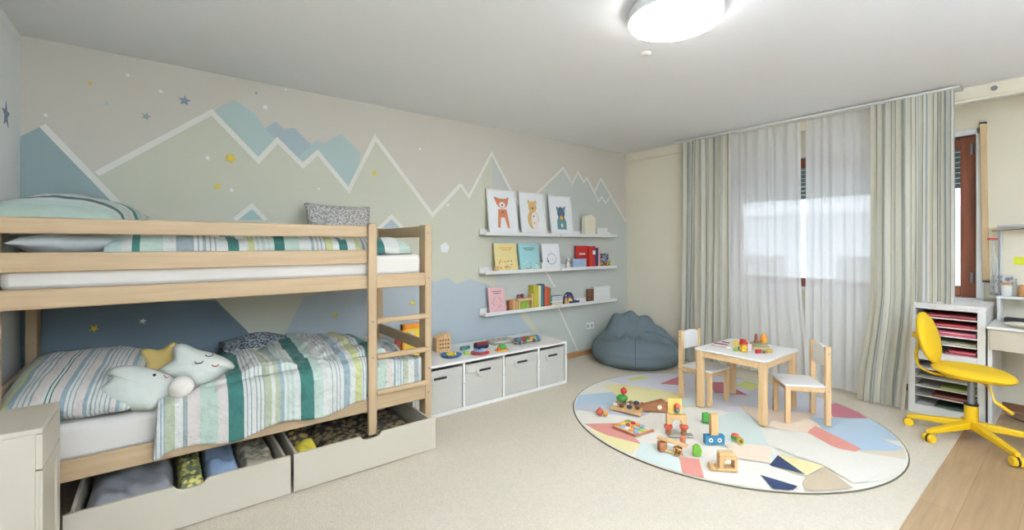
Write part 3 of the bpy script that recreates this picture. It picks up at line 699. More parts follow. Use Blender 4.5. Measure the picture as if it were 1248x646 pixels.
def scatter_cover(seed, cols, zr=(.08, .5), n=26, title=True, ink=4, ring=False):
    rr = random.Random(seed)
    def g(cv, w, h):
        for k in range(n):
            cx = rr.uniform(-.42, .42) * w; cz = rr.uniform(*zr) * h; r = rr.uniform(.012, .035) * h
            cv.prism(ell(cx, cz, r, r * .8, 7), -.0008 - .00002 * k, 0, rr.choice(cols), plane='XZ')
        if title:
            for row, (zz, ww) in enumerate(((.84, .28), (.77, .2))):
                x = -ww * w
                while x < ww * w:
                    l = rr.uniform(.04, .07) * w; cv.box(x, x + l, -.001, 0, zz * h - .015 * h, zz * h + .018 * h, ink); x += l + .025 * w
        if ring:
            for k in range(22):
                t = 2 * pi * k / 22; cv.prism(ell(.25 * w * cos(t), .42 * h + .2 * h * sin(t), .012 * h + .01 * rr.random() * h, .014 * h, 7), -.002, 0, rr.choice(cols), plane='XZ')
    return g
cover_book(604, 631, 296.5, 1.045, mat('cover_butter', (232, 214, 150), .7, .03), 'butter yellow picture book standing cover-out on the middle ledge', scatter_cover(1, [1, 1, 5, 6], (.06, .42), 34, ink=1))
cover_book(634, 657.5, 297, 1.045, mat('cover_aqua', (160, 208, 208), .7, .03), 'pale aqua picture book standing cover-out on the middle ledge', scatter_cover(2, [1, 5, 6, 3], (.03, .35), 34))
cover_book(662, 683, 297, 1.045, mat('cover_white', (240, 240, 238), .7, .02), 'white book with a round grey wreath on its cover, middle ledge', scatter_cover(3, [4], (.3, .5), 5, False, ring=True))
cover_book(596.5, 616, 350, .64, mat('cover_pink', (232, 184, 184), .7, .03), 'pink picture book standing cover-out at the bed end of the bottom ledge', scatter_cover(4, [1, 6, 3, 4], (.3, .5), 8, ring=True))

def bxl(name, label, cat, x0, x1, y0, y1, z0, z1, m, bevel=.003, group=None, extra=None, mats=None):
    mb = MB().box(x0, x1, y0, y1, z0, z1)
    if extra: extra(mb)
    return tag(build(name, mb, mats or m, loc=((x0 + x1) / 2, (y0 + y1) / 2, z0), bevel=bevel), label, cat, group)
# row 2 objects
z = 1.046
a, b, _ = item(598, 612, 325, z); cx = (a + b) / 2
t = thing('round_box', 'round pale wooden box at the bed end of the middle ledge', 'box', (cx, 3.6, z))
build('body', MB().cyl((cx, 3.598, z), (cx, 3.598, z + .045), .034, n=24), TOYW, t); build('lid', MB().cyl((cx, 3.598, z + .045), (cx, 3.598, z + .062), .0355, n=24), TOYW, t)
def fig(u, vt, label, m1, z, w=.03, name='figurine'):
    x = PY(u, 320, YS).x; h = PY(u, vt, YS).z - z
    t = thing(name, label, 'figurine', (x, 3.6, z))
    build('body', MB().lathe([(w * .8, z), (w, z + h * .1), (w * .85, z + h * .45), (w * .45, z + h * .62)], 16, M=Matrix.Translation((x, 3.6, 0))), m1, t)
    build('head', MB().ball((x, 3.6, z + h * .78), w * .72, 14), m1, t)
fig(692, 313, 'small white figurine left of the pale blue book', WHITE, z, .028)
bxl('storage_box', 'little white box between the aqua and white books', 'box', PY(658.5, 320, YS).x, PY(661.5, 320, YS).x, 3.575, 3.62, z, z + .09, WHITE)
def book(name, label, u0, u1, vt, z, m, depth=.10, y=3.575, group=None, y_off=0, x=None, lean=0, band=None):
    a, b = (PY(u0, 320, YS).x, PY(u1, 320, YS).x) if x is None else x
    h = PY((u0 + u1) / 2, vt, YS).z - z
    mb = MB().box(a, a + .002, y, y + depth * .8, z, z + h, 0).box(b - .002, b, y, y + depth * .8, z, z + h, 0).box(a, b, y - .002, y, z, z + h, 0)
    mb.box(a + .002, b - .002, y, y + depth * .8 - .004, z + .003, z + h - .003, 1)
    if band: mb.box(a + .001, b - .001, y - .0035, y - .002, z + h * .62, z + h * .8, 2)
    return tag(build(name, mb, [m, PAPER, band or m], loc=((a + b) / 2, y, z)), label, 'book', group)
bxl('book', 'pale blue book standing cover-out before the red book, middle ledge', 'book', PY(698, 320, 3.575).x, PY(714, 320, 3.575).x, 3.566, 3.580, z, z + .115, mat('pale_blue_cover', (168, 190, 214), .7, .03), .002)
bxl('book', 'red book standing cover-out behind the pale blue book, middle ledge', 'book', PY(702, 320, 3.6).x, PY(716, 320, 3.6).x, 3.60, 3.618, z, PY(708, 299.5, 3.6).z, mat('red_cover', (196, 44, 40), .6, .04), .002,
    extra=lambda mb: [mb.box(PY(706 + k * 1.5, 320, 3.6).x, PY(707 + k * 1.5, 320, 3.6).x, 3.599, 3.6, z + .16, z + .18, 1) for k in range(5)], mats=[mat('red_cover', 0), PAPER])
for i, (u0, u1, vt, mm, lb) in enumerate([(716.5, 720, 300, RED, 'bright red upright book next to the pale blue book'), (720.2, 723.6, 300, mat('red_spine', (190, 50, 60), .6), 'second red upright book, with a white band'), (724, 727, 302, NAVY, 'navy upright book to the right of the red books'), (727.2, 729.4, 303, PINK, 'thin pink upright book next to the navy one')]):
    book('book', lb, u0, u1, vt, z, mm, band=PAPER if i == 1 else None, group='upright books on the middle ledge')
a, b = PY(731, 320, YS).x, PY(742, 320, YS).x
bxl('storage_box', 'patterned brown and yellow box under the navy box on the middle ledge', 'box', a, b, 3.572, 3.64, z, z + .06, dotted('patterned_box', (232, 190, 90), (110, 70, 44), 40))
bxl('storage_box', 'navy patterned box stacked on the brown and yellow box', 'box', a + .005, b - .03, 3.575, 3.635, z + .061, z + .17, dotted('navy_box', (200, 200, 210), (40, 50, 84), 60), .006)
bxl('storage_box', 'pale green box at the beanbag end of the middle ledge', 'box', b + .006, b + .075, 3.575, 3.635, z, z + .085, mat('pale_green_box', (206, 214, 176), .7, .03))
# row 3 objects
z = .641
def arch(x0, x1, y0, y1, z0, z1, r, mb=None, mi=0, plane='XZ'):
    mb = mb or MB(); cx = (x0 + x1) / 2
    out = [(x0, z0), (cx - r, z0)] + [(cx - r * cos(pi * k / 10), z0 + r * sin(pi * k / 10) * 1.1) for k in range(1, 10)] + [(cx + r, z0), (x1, z0), (x1, z1), (x0, z1)]
    mb.prism(out, y0, y1, mi, plane=plane); return mb
for k, (u0, u1) in enumerate([(619, 622.6), (623, 626.4), (626.8, 629)]):
    a, b = PY(u0, 370, YS).x, PY(u1, 370, YS).x
    bxl('toy_block', ['reddish wooden block next to the pink book', 'wooden block in the middle of three on the bottom ledge', 'light wooden block beside the little wooden frame'][k], 'toy block', a, b, 3.572, 3.625, z, z + (.115, .118, .10)[k], (TOYD, TOYW, TOYW)[k], .004, 'wooden blocks on the bottom ledge')
a, b = PY(630, 370, YS).x, PY(648, 370, YS).x
t = thing('toy_house', 'open wooden toy house frame with small plants, bottom ledge', 'toy', ((a + b) / 2, 3.6, z))
m = MB().box(a, b, 3.572, 3.63, z, z + .01).box(a, a + .018, 3.572, 3.63, z + .01, z + .125).box(b - .022, b, 3.572, 3.63, z + .01, z + .165).box(a + .018, b - .022, 3.572, 3.63, z + .1, z + .125)
build('frame', m, TOYW, t, bevel=.002)
m = MB()
for k in range(7): m.cyl((a + .03 + k * .021, 3.60, z + .01), (a + .03 + k * .021, 3.6, z + .09), .008, n=8)
build('bars', m, LIME, t)
build('roof_ornament', MB().ball((a - .0 + .02, 3.6, z + .147), .022, 10).ball((a + .07, 3.6, z + .15), .024, 10), mat('plum_toy', (120, 84, 90), .6, .1), t)
for i, (u0, u1, vt, mm, lb) in enumerate([(648.4, 654.2, 347.5, mat('olive_book', (196, 184, 60), .6, .08), 'olive yellow upright book on the bottom ledge'), (654.4, 657.2, 348, CREAM, 'cream upright book next to the olive yellow one'), (657.4, 660, 346.5, TEAL, 'teal upright book on the bottom ledge'),
        (660.2, 661.6, 346, DARKI, 'thin dark grey upright book on the bottom ledge'), (662, 665, 349, mat('brick_book', (206, 92, 60), .6, .05), 'first brick red upright book from the bed'), (665.2, 668, 350, mat('brick_book2', (190, 80, 56), .6, .05), 'second brick red upright book, right of its twin'), (668.2, 669.4, 351, GREEN, 'thin green upright book right of the brick red ones')]):
    book('book', lb, u0, u1, vt, z, mm, group='upright books on the bottom ledge')
a, b = PY(670, 370, YS).x, PY(684, 370, YS).x; zz = z
for k, (mm, hh, lb) in enumerate([(YELLOWT, .03, 'yellow book at the bottom of the lying stack'), (BROWN, .018, 'brown book above the yellow one in the lying stack'), (PAPER, .016, 'white book in the middle of the lying stack'), (NAVY, .02, 'navy book in the lying stack'), (mat('sky_book', (160, 190, 214), .6), .016, 'pale blue book in the lying stack'), (mat('violet_book', (110, 106, 134), .6), .018, 'dusky violet book on top of the lying stack')]):
    e = random.uniform(0, .012)
    mb = MB().box(a + e, b - e, 3.572, 3.64, zz, zz + .003, 0).box(a + e, b - e, 3.572, 3.64, zz + hh - .004, zz + hh - .001, 0).box(a + e, a + e + .003, 3.572, 3.64, zz, zz + hh - .001, 0).box(a + e + .003, b - e - .004, 3.575, 3.637, zz + .003, zz + hh - .004, 1)
    tag(build('book', mb, [mm, PAPER], loc=((a + b) / 2, 3.6, zz)), lb, 'book', 'books lying in a stack on the bottom ledge'); zz += hh
# rainbow stacker, wooden figure, bowl, tray, blocks, white box
x = PY(694.5, 365, YS).x
t = thing('rainbow_stacker', 'navy and violet arched stacking rainbow toy on the bottom ledge', 'toy', (x, 3.61, z))
for k, (r, mm) in enumerate([(.075, NAVY), (.058, PURPLE), (.041, YELLOWT), (.026, PINK)]):
    o = [(x + r * cos(pi * q / 12), z + r * 1.9 * sin(pi * q / 12)) for q in range(13)]; r2 = r - .015
    i_ = [(x + r2 * cos(pi * q / 12), z + r2 * 1.9 * sin(pi * q / 12)) for q in range(12, -1, -1)]
    build('arch', MB().prism(o + i_, 3.60 - .004 * k, 3.64, plane='XZ'), mm, t, bevel=.001)
fig(689.5, 357, 'little wooden peg figure left of the rainbow stacker', TOYW, z, .016)
x = PY(699.5, 372, 3.585).x
tag(build('toy_boat', MB().prism([(x - .055, z + .0), (x + .05, z), (x + .08, z + .042), (x - .085, z + .042)], 3.565, 3.592, plane='XZ').box(x - .02, x + .03, 3.57, 3.59, z + .042, z + .052), NAVY, loc=(x, 3.58, z), bevel=.003), 'navy toy boat in front of the rainbow stacker', 'toy boat')
a, b = PY(706, 370, 3.58).x, PY(731, 370, 3.58).x
tag(build('wooden_tray', MB().box(a, b, 3.566, 3.61, z, z + .008).box(a, b, 3.566, 3.572, z + .008, z + .02).box(a, a + .006, 3.572, 3.61, z + .008, z + .02), wood('honey_wood', (186, 120, 60), (206, 146, 84), .5, 'X', 2), loc=((a + b) / 2, 3.59, z), bevel=.002), 'honey coloured wooden tray lying before the brown blocks', 'tray')
for k, (u0, u1) in enumerate([(715.5, 719), (719.4, 722.6)]):
    a, b = PY(u0, 370, 3.63).x, PY(u1, 370, 3.63).x
    bxl('toy_block', ['dark brown upright block nearer the rainbow stacker', 'dark brown upright block beside the white box'][k], 'toy block', a, b, 3.612, 3.648, z, z + .155, wood('walnut', (96, 62, 42), (130, 88, 60), .5, 'Z', 2), .004, 'dark brown blocks on the bottom ledge')
a, b = PY(724.5, 370, YS).x, PY(744.5, 370, YS).x
t = thing('box', 'square white box at the beanbag end of the bottom ledge', 'box', ((a + b) / 2, 3.6, z)); t.rotation_euler = (0, 0, 0)
build('body', bx(a, b, 3.612, 3.648, z, z + .15), WHITE, t, bevel=.004); build('lid', bx(a - .004, b + .004, 3.608, 3.65, z + .15, z + .172), WHITE, t, bevel=.003)

# wall socket
c = PY(718, 397, WY); t = thing('wall_socket', 'white double wall socket left of the blue beanbag', 'socket', (c.x, WY, c.z))
build('plate', bx(c.x - .075, c.x + .075, WY - .012, WY - .006, c.z - .04, c.z + .04), WHITE, t, bevel=.003)
for s in (-1, 1): build('outlet', MB().cyl((c.x + s * .036, WY - .0122, c.z), (c.x + s * .036, WY - .0135, c.z), .022, n=20), mat('socket_grey', (196, 194, 190), .5, 0), t)

# ------------------------------------------------------------------ toys on the bench
zt = ZB + .001
def at(u, v): return PZ(u, v, zt)
a = at(530, 430); b = at(549, 425)
hx = (a.x + b.x) / 2; hy = (a.y + b.y) / 2
t = thing('number_house', 'light wooden toy house block with rows of dark holes, beside the bed post', 'toy', (hx, hy, zt), radians(-8))
build('body', bx(-.075, .055, -.05, .05, 0, .115), TOYW, t, world=False, bevel=.004)
build('roof', MB().prism([(-.075, .115), (.055, .115), (.055, .145), (.02, .15), (-.02, .135), (-.075, .12)], -.05, .05, plane='XZ'), TOYW, t, world=False, bevel=.002)
m = MB()
for r in range(3):
    for c_ in range(4): m.box(-.048 + .024 * c_, -.034 + .024 * c_, -.0515, -.05, .03 + .032 * r, .042 + .032 * r)
build('hole', m, BROWN, t, world=False)
a = at(497, 432)
t = thing('activity_frame', 'orange activity frame toy with black and white beads behind the ladder', 'toy', (a.x + .01, 3.33, zt))
X_, Y_ = PY(489, 400, 3.33).x, PY(512, 400, 3.33).x
m = MB().box(X_, X_ + .02, 3.31, 3.35, zt, zt + .285).box(Y_, Y_ + .02, 3.31, 3.35, zt, zt + .285).box(X_, Y_ + .02, 3.31, 3.35, zt + .245, zt + .285).box(X_, Y_ + .02, 3.29, 3.37, zt, zt + .012)
build('frame', m, ORANGE, t, bevel=.003)
build('panel', bx(X_ + .02, Y_, 3.325, 3.335, zt + .012, zt + .245), YELLOWT, t)
for bx_, bz_, bm_, br_ in ((.045, .205, BLACK, .014), (.085, .205, WHITE, .018), (.10, .15, BLACK, .015), (.05, .06, BLACK, .014), (.09, .07, WHITE, .014)): build('bead', MB().ball((X_ + bx_, 3.318, zt + bz_), br_, 10), bm_, t)
x = PY(484, 420, 3.30).x
tag(build('toy_ball', MB().ball((x + .01, 3.30, zt + .032), .031, 14), RED, loc=(x + .01, 3.3, zt)), 'red toy ball next to the orange activity frame', 'ball')
tag(build('toy_cylinder', MB().cyl((x + .035, 3.38, zt), (x + .035, 3.38, zt + .16), .02, n=14), mat('toy_coral', (214, 96, 76), .6, .06), loc=(x + .035, 3.38, zt)), 'coral red upright cylinder behind the toy ball', 'toy')
p = at(550, 434)
t = thing('toy_plate', 'blue toy plate with yellow food piled on it', 'toy', (p.x, p.y, zt))
build('plate', MB().lathe([(.04, 0), (.07, .004), (.088, .014), (.085, .017), (.05, .008), (.02, .007)], 28, M=Matrix.Translation(p)), BLUE, t)
m = MB()
for k in range(7): m.ball((p.x + .032 * cos(k * .9), p.y + .03 * sin(k * .9), zt + .018), .014, 8)
build('food', m, YELLOWT, t)
p = at(567, 432); tag(build('toy_figure', MB().ball((p.x, p.y, zt + .013), .014, 10).ball((p.x + .025, p.y + .004, zt + .012), .013, 10).box(p.x - .014, p.x + .03, p.y - .02, p.y - .004, zt, zt + .014), LIME, loc=(p.x, p.y, zt)), 'lime yellow toy lying between the blue plate and the red ring', 'toy')
p = at(569, 427); m = MB()
for k in range(4): m.ball((p.x - .035 + .024 * k, p.y + .03 + .005 * (k % 2), zt + .016), .017, 10)
tag(build('toy_caterpillar', m, TEAL, loc=(p.x, p.y + .03, zt)), 'teal beaded toy caterpillar behind the lime toy', 'toy')
p = at(585, 431); t = thing('toy_ring_set', 'red oval toy train ring with a pale blue rim', 'toy', (p.x, p.y, zt))
build('base', MB().lathe([(.06, 0), (.078, .005), (.08, .013), (.05, .016)], 26, M=Matrix.Translation(p)), RED, t)
build('top', MB().lathe([(.02, .015), (.045, .015), (.05, .024), (.03, .03)], 20, M=Matrix.Translation(p)), mat('toy_skyblue', (150, 180, 220), .6), t)
p = at(587, 424.5); t = thing('toy_crate', 'dark blue and red toy wagon in front of the wall on the bench', 'toy', (p.x, p.y, zt))
build('body', bx(p.x - .065, p.x + .065, p.y - .02, p.y + .03, zt + .008, zt + .05), NAVY, t, bevel=.003); build('load', bx(p.x - .06, p.x + .06, p.y - .022, p.y + .02, zt + .034, zt + .056), mat('toy_maroon', (150, 50, 46), .6, .1), t, bevel=.003)
for sx in (-1, 1): build('wheel', MB().cyl((p.x + sx * .04, p.y - .024, zt + .013), (p.x + sx * .04, p.y - .016, zt + .013), .012, n=12), BLACK, t)
p = at(612, 427); t = thing('toy_frog', 'green domed toy on an orange base at the middle of the bench', 'toy', (p.x, p.y, zt))
build('base', bx(p.x - .06, p.x + .05, p.y - .03, p.y + .03, zt, zt + .014), ORANGE, t, bevel=.004); build('dome', MB().ball((p.x, p.y, zt + .03), .04, 14, sc=(1.1, .8, .6)), GREEN, t)
build('knob', MB().ball((p.x - .045, p.y - .01, zt + .026), .013, 10), RED, t)
p = at(612, 418); 
for k, (c_, lb, r) in enumerate([(mat('sage_board', (170, 176, 150), .7, .08), 'sage green puzzle board at the bottom of the pair on the bench', .05), (mat('grey_board', (196, 192, 182), .7, .08), 'pale grey puzzle board lying on the sage green one', -.05)]):
    bo = MB().box(-.13 + .01 * k, .13 - .01 * k, -.075, .075, 0, .014, 0)
    for j in range(9): bo.prism(ell(-.09 + .022 * j, .03 * sin(j * 2.2), .010, .012, 8), .014, .017, 1 + j % 2)
    o = tag(build('puzzle_board', bo, [c_, ORANGE, TEAL], bevel=.002), lb, 'puzzle', 'puzzle boards on the bench'); o.location = (p.x, p.y + .02, zt + k * .0175); o.rotation_euler = (0, 0, r)
p = at(644, 418); t = thing('toy_truck', 'wooden toy truck carrying coloured blocks at the beanbag end of the bench', 'toy truck', (p.x, p.y, zt))
cx, cy = p.x, p.y + .02
build('chassis', bx(cx - .14, cx + .15, cy - .03, cy + .03, zt + .014, zt + .026), TOYW, t, bevel=.002)
build('cab', bx(cx - .14, cx - .08, cy - .028, cy + .028, zt + .026, zt + .058), mat('toy_steel_blue', (96, 130, 150), .5, .05), t, bevel=.006)
for dx in (-.115, -.05, .06, .12): build('wheel', MB().cyl((cx + dx, cy - .036, zt + .018), (cx + dx, cy + .036, zt + .018), .018, n=16), mat('wheel_slate', (90, 100, 112), .6), t)
for k, mm in enumerate([RED, GREEN, mat('toy_salmon', (220, 130, 110), .6), LIME, BLUE]): build('block', bx(cx - .07 + .042 * k, cx - .032 + .042 * k, cy - .025, cy + .025, zt + .026, zt + .056), mm, t, bevel=.003)

# ------------------------------------------------------------------ beanbag
BGX, BGY = 4.20, 3.12
def bean(u, v):
    th = 2 * pi * u; R = .475
    if v < .1: r = R * .86 * v / .1; z = .004
    else:
        ph = -.95 + (pi / 2 + .95) * (v - .1) / .9
        r = R * max(0, cos(ph)) ** .55 * (1 if ph > 0 else (.86 / max(.01, cos(.95) ** .55)) ** (-ph / .95))
        z = .15 + (.155 * sin(ph) ** .85 if ph > 0 else .146 * -abs(sin(ph) / sin(.95)) ** 1.3)
    x, y = r * cos(th), r * sin(th)
    if v > .1:
        lift = sstep(.10, .30, z)
        # headrest: a pinched fabric crest towards the corner of the room
        al = -x * .5 + y * .0; cr = (x * .80 + y * .60); ac = (x * .60 - y * .80)
        crest = exp(-((cr - .15) / .15) ** 2) * exp(-((ac + .05) / .27) ** 6)
        z += lift * crest * (.215 + .018 * cos((ac + .05) * 30) - .20 * (ac + .05) * (ac > -.05))
        z += lift * .09 * exp(-((ac - .27) / .10) ** 2) * exp(-((cr - .06) / .14) ** 2)
        z -= lift * .03 * exp(-((cr + .12) / .14) ** 2)
        # radial pull folds from the seam in the seat
        d = sqrt((ac - .05) ** 2 + (cr + .02) ** 2); a_ = math.atan2(cr + .02, ac - .05)
        z += lift * .020 * (abs(sin(a_ * 3.5 + .6)) ** .6 - .6) * exp(-((d - .16) / .12) ** 2)
        z -= lift * .03 * exp(-(d / .045) ** 2)
        z += lift * .012 * sin(ac * 40 + cr * 9) * exp(-((cr + .1) / .1) ** 2)
        z += lift * .016 * (fbm(x * 11 + 3, y * 11 + 3, 2) - .5)
        x -= .0; sh_ = .10 * crest * lift; x += sh_ * .7; y += sh_ * .5
        k = 1 + .008 * sin(th * 11 + z * 26) * sstep(.05, .2, z); x *= k; y *= k
    return Vector((BGX + x, BGY + y, .009 + max(0, z)))
t = thing('beanbag', 'slumped teal blue beanbag in the corner by the striped curtain', 'beanbag', (BGX, BGY, .008))
BNF = mat('teal_canvas', (112, 126, 130), .85, .06, 8, bump=.3, bscale=40)
o = build('body', MB().grid(bean, 120, 90), BNF, t); weld(o)
sm = MB()
for a0 in (-2.5, -1.1, .2): 
    pts = [bean(((a0) / (2 * pi)) % 1, k / 40) + Vector((0, 0, .002)) for k in range(8, 40)]
    sm.tube(pts, .0035, 6)
build('seam', sm, mat('teal_piping', (62, 92, 108), .85, .05), t)

# ------------------------------------------------------------------ round rug
RC, RR, RZ = Vector((3.385, 1.745)), 1.105, .016
RUGC = dict(base=(240, 233, 218), lav=(229, 226, 231), blue=(190, 208, 222), blue2=(190, 208, 218), rose=(206, 128, 136), coral=(224, 150, 134), yellow=(240, 226, 166), lime=(228, 228, 140), mint=(220, 230, 220), navy=(52, 66, 98), tan=(200, 180, 150), peach=(244, 222, 196), grey=(206, 206, 214), pink=(232, 200, 206), sand=(228, 214, 188))
rk = list(RUGC); rug = MB(); N = 96
rug.cyl((RC.x, RC.y, .009), (RC.x, RC.y, RZ), RR, n=N, mi=0)
def clip(poly):
    out = [Vector(p) for p in poly]
    for i in range(N):
        a = RC + Vector((cos(2 * pi * i / N), sin(2 * pi * i / N))) * (RR - .012); b = RC + Vector((cos(2 * pi * (i + 1) / N), sin(2 * pi * (i + 1) / N))) * (RR - .012)
        e = b - a; ins = lambda p: e.x * (p.y - a.y) - e.y * (p.x - a.x) >= -1e-9; new = []
        for j in range(len(out)):
            p, q = out[j], out[(j + 1) % len(out)]
            if ins(p): new.append(p)
            if ins(p) != ins(q):
                d = q - p; t_ = -(e.x * (p.y - a.y) - e.y * (p.x - a.x)) / (e.x * d.y - e.y * d.x); new.append(p + d * t_)
        out = new
        if not out: return []
    return out
_rl = [0]
def rp(pts, key):
    P = [PZ(u, v, RZ) for u, v in pts]; P = clip([(p.x, p.y) for p in P])
    if len(P) < 3: return
    _rl[0] += 1; z = RZ + .00025 * _rl[0]
    rug.add([(p.x, p.y, z) for p in P], tess([(p.x, p.y, 0) for p in P]), rk.index(key))
rp([(735, 462), (800, 445), (900, 450), (1010, 470), (1060, 500), (930, 520), (880, 500), (800, 480)], 'lav')
rp([(700, 482), (745, 478), (800, 495), (790, 505), (760, 503), (700, 498)], 'blue2')
rp([(696, 500), (712, 492), (760, 496), (790, 505), (760, 515), (716, 503)], 'grey')
rp([(736, 470), (758, 468), (830, 480), (850, 496), (810, 500), (760, 488)], 'yellow')
rp([(764, 462), (785, 458), (790, 461), (768, 465)], 'lime')
rp([(804, 468), (830, 458), (835, 470)], 'rose')
rp([(775, 492), (818, 490), (822, 503), (800, 498)], 'rose')
rp([(863, 470), (915, 466), (960, 478), (1010, 492), (930, 500)], 'lav')
rp([(862, 466), (880, 466), (912, 482), (872, 479)], 'rose')
rp([(895, 470), (910, 464), (930, 470), (915, 476)], 'lime')
rp([(704, 500), (740, 505), (800, 512), (850, 505), (860, 520), (840, 560), (790, 560), (700, 520)], 'base')
rp([(712, 517), (755, 516), (782, 542), (740, 533)], 'coral')
rp([(716, 521), (740, 531), (782, 542), (770, 553), (745, 545)], 'yellow')
rp([(780, 540), (830, 545), (828, 562), (832, 582), (775, 560)], 'mint')
rp([(828, 558), (852, 560), (860, 586), (833, 584)], 'coral')
rp([(826, 487), (850, 484), (850, 495), (835, 497)], 'mint')
rp([(852, 560), (925, 575), (945, 605), (860, 590)], 'base')
rp([(900, 500), (925, 518), (945, 560), (880, 545), (870, 510)], 'mint')
rp([(900, 495), (990, 505), (1000, 525), (985, 530), (930, 520)], 'peach')
rp([(1006, 494), (1025, 491), (1058, 511), (1015, 509)], 'rose')
rp([(985, 510), (1058, 511), (1090, 525), (1104, 540), (1060, 532), (1000, 520)], 'blue2')
rp([(1000, 521), (1060, 530), (1104, 548), (1090, 551), (1050, 551), (1005, 534)], 'blue')
rp([(988, 524), (994, 520), (1050, 548), (1040, 553), (1015, 545), (984, 528)], 'coral')
rp([(1040, 553), (1055, 550), (1090, 551), (1112, 544), (1112, 575), (1090, 565), (1030, 552)], 'sand')
rp([(960, 525), (985, 529), (1020, 548), (1110, 562), (1100, 585), (1040, 590), (1005, 569), (940, 545)], 'base')
rp([(952, 555), (1005, 569), (982, 581), (960, 575), (938, 566)], 'yellow')
rp([(938, 568), (948, 556), (982, 580), (974, 578)], 'navy')
rp([(926, 580), (972, 594), (965, 600), (945, 600)], 'navy')
rp([(1006, 570), (1042, 598), (1030, 606), (985, 606), (978, 590), (984, 582)], 'tan')
rp([(880, 540), (940, 545), (938, 566), (900, 560)], 'peach')
tag(build('rug', rug, [mat('rug_' + k, c, .95, .05, 60, bump=.3, bscale=220) for k, c in RUGC.items()], loc=(RC.x, RC.y, .009)), 'round rug with a patchwork of pastel triangles on the carpet', 'rug')
be = build('binding', MB().tube([(RC.x + RR * cos(2 * pi * i / N), RC.y + RR * sin(2 * pi * i / N), .0125) for i in range(N + 1)], .0045, 6), mat('rug_binding', (110, 100, 74), .9, .1), bpy.data.objects['rug'])
FZ = .026   # rug surface

# ------------------------------------------------------------------ children's table and chairs
tx0, tx1, ty0, ty1, th_ = 3.37, 3.96, 1.39, 1.93, .496
t = thing('kids_table', 'low square children\'s table with a white top on the rug', 'table', ((tx0 + tx1) / 2, (ty0 + ty1) / 2, FZ))
build('table_top', bx(tx0, tx1, ty0, ty1, th_ - .016, th_), WHITE, t, bevel=.004)
for x in (tx0 + .008, tx1 - .058):
    for y in (ty0 + .008, ty1 - .058): build('leg', bx(x, x + .05, y, y + .05, FZ, th_ - .016), BEECH, t, bevel=.006)
m = MB().box(tx0 + .058, tx1 - .058, ty0 + .014, ty0 + .032, th_ - .066, th_ - .016).box(tx0 + .058, tx1 - .058, ty1 - .032, ty1 - .014, th_ - .066, th_ - .016)
m.box(tx0 + .014, tx0 + .032, ty0 + .058, ty1 - .058, th_ - .066, th_ - .016).box(tx1 - .032, tx1 - .014, ty0 + .058, ty1 - .058, th_ - .066, th_ - .016)
build('apron', m, BEECHX, t, bevel=.002)
def kid_chair(label, loc, rz, hb=.565):
    """origin at the seat centre on the floor, backrest on +Y"""
    t = thing('kids_chair', label, 'chair', loc, rz, 'children\'s chairs at the low table')
    w, d, sh = .135, .13, .285
    P = lambda n, mb, mm, bv=.004: build(n, mb, mm, t, world=False, bevel=bv)
    seat = MB().prism([(-w - .01, -d - .012), (w + .01, -d - .012), (w + .002, d), (-w - .002, d)], sh - .014, sh)
    P('seat', seat, WHITE)
    for s in (-1, 1):
        P('leg', MB().box(min(s * w, s * (w - .03)), max(s * w, s * (w - .03)), -d, -d + .034, 0, sh - .014), BEECH)
        P('leg', MB().box(min(s * w, s * (w - .032)), max(s * w, s * (w - .032)), d, d + .036, 0, hb), BEECH)
    P('seat_frame', MB().box(-w + .03, w - .03, -d + .006, -d + .022, sh - .05, sh - .014).box(-w + .004, -w + .022, -d + .034, d, sh - .05, sh - .014).box(w - .022, w - .004, -d + .034, d, sh - .05, sh - .014), BEECHX, .002)
    top = [(-w + .032 + (2 * w - .064) * k / 12, hb - .012 - .008 + .022 * sin(pi * k / 12)) for k in range(13)]
    P('backrest', MB().prism([(-w + .032, hb - .155), (w - .032, hb - .155)] + top[::-1], d + .010, d + .026, plane='XZ'), WHITE, .003)
    for s in (-1, 1):
        for z in (hb - .05, sh - .04): P('screw', MB().cyl((s * (w + .0002), d + .018, z), (s * (w + .0015), d + .018, z), .006, n=10), METAL, 0)
kid_chair('white and beech child\'s chair with its back to the blue beanbag', (3.585, 1.955, FZ), radians(-4))
kid_chair('white and beech child\'s chair turned towards the yellow swivel chair side', (3.76, 1.325, FZ), radians(-140))

# ------------------------------------------------------------------ things on the table
zt = th_ + .001
def onT(u, v): return PZ(u, v, zt)
for i, (p, q, mm, lb) in enumerate([((867, 421), (886, 424), PINK, 'pink pencil nearest the table edge'), ((870, 418.5), (889, 421.5), mat('mauve', (150, 90, 110), .5), 'mauve pencil between the pink and the brown one'), ((880, 417), (890, 419), mat('pencil_brown', (160, 84, 60), .5), 'short brown pencil furthest from the table edge')]):
    a, b = onT(*p), onT(*q); up = Vector((0, 0, .005)); d = (b - a)
    tag(build('pencil', MB().cyl(a + up, a + up + d * .88, .0045, n=6, mi=0).cyl(a + up + d * .88, a + up + d, .0045, .0008, n=6, mi=1), [mm, TOYW], loc=a), lb, 'pencil', 'pencils on the low table')
def blk(name, label, u, v, w, d, h, mm, rz=.0, z=None, cat='toy block', group='toy blocks on the low table'):
    p = onT(u, v); o = build(name, bx(-w / 2, w / 2, -d / 2, d / 2, 0, h), mm, bevel=.003); o.location = (p.x, p.y, z or zt); o.rotation_euler = (0, 0, rz); return tag(o, label, cat, group)
blk('toy_block', 'yellow cube block, back left of the block pile on the table', 897, 421, .035, .035, .035, YELLOWT, .2)
blk('toy_block', 'lime green block at the near left of the block pile', 897, 427.5, .04, .03, .022, LIME, .1)
blk('toy_block', 'blue block beside the lime green one', 901.5, 426.5, .02, .03, .024, BLUE, .1)
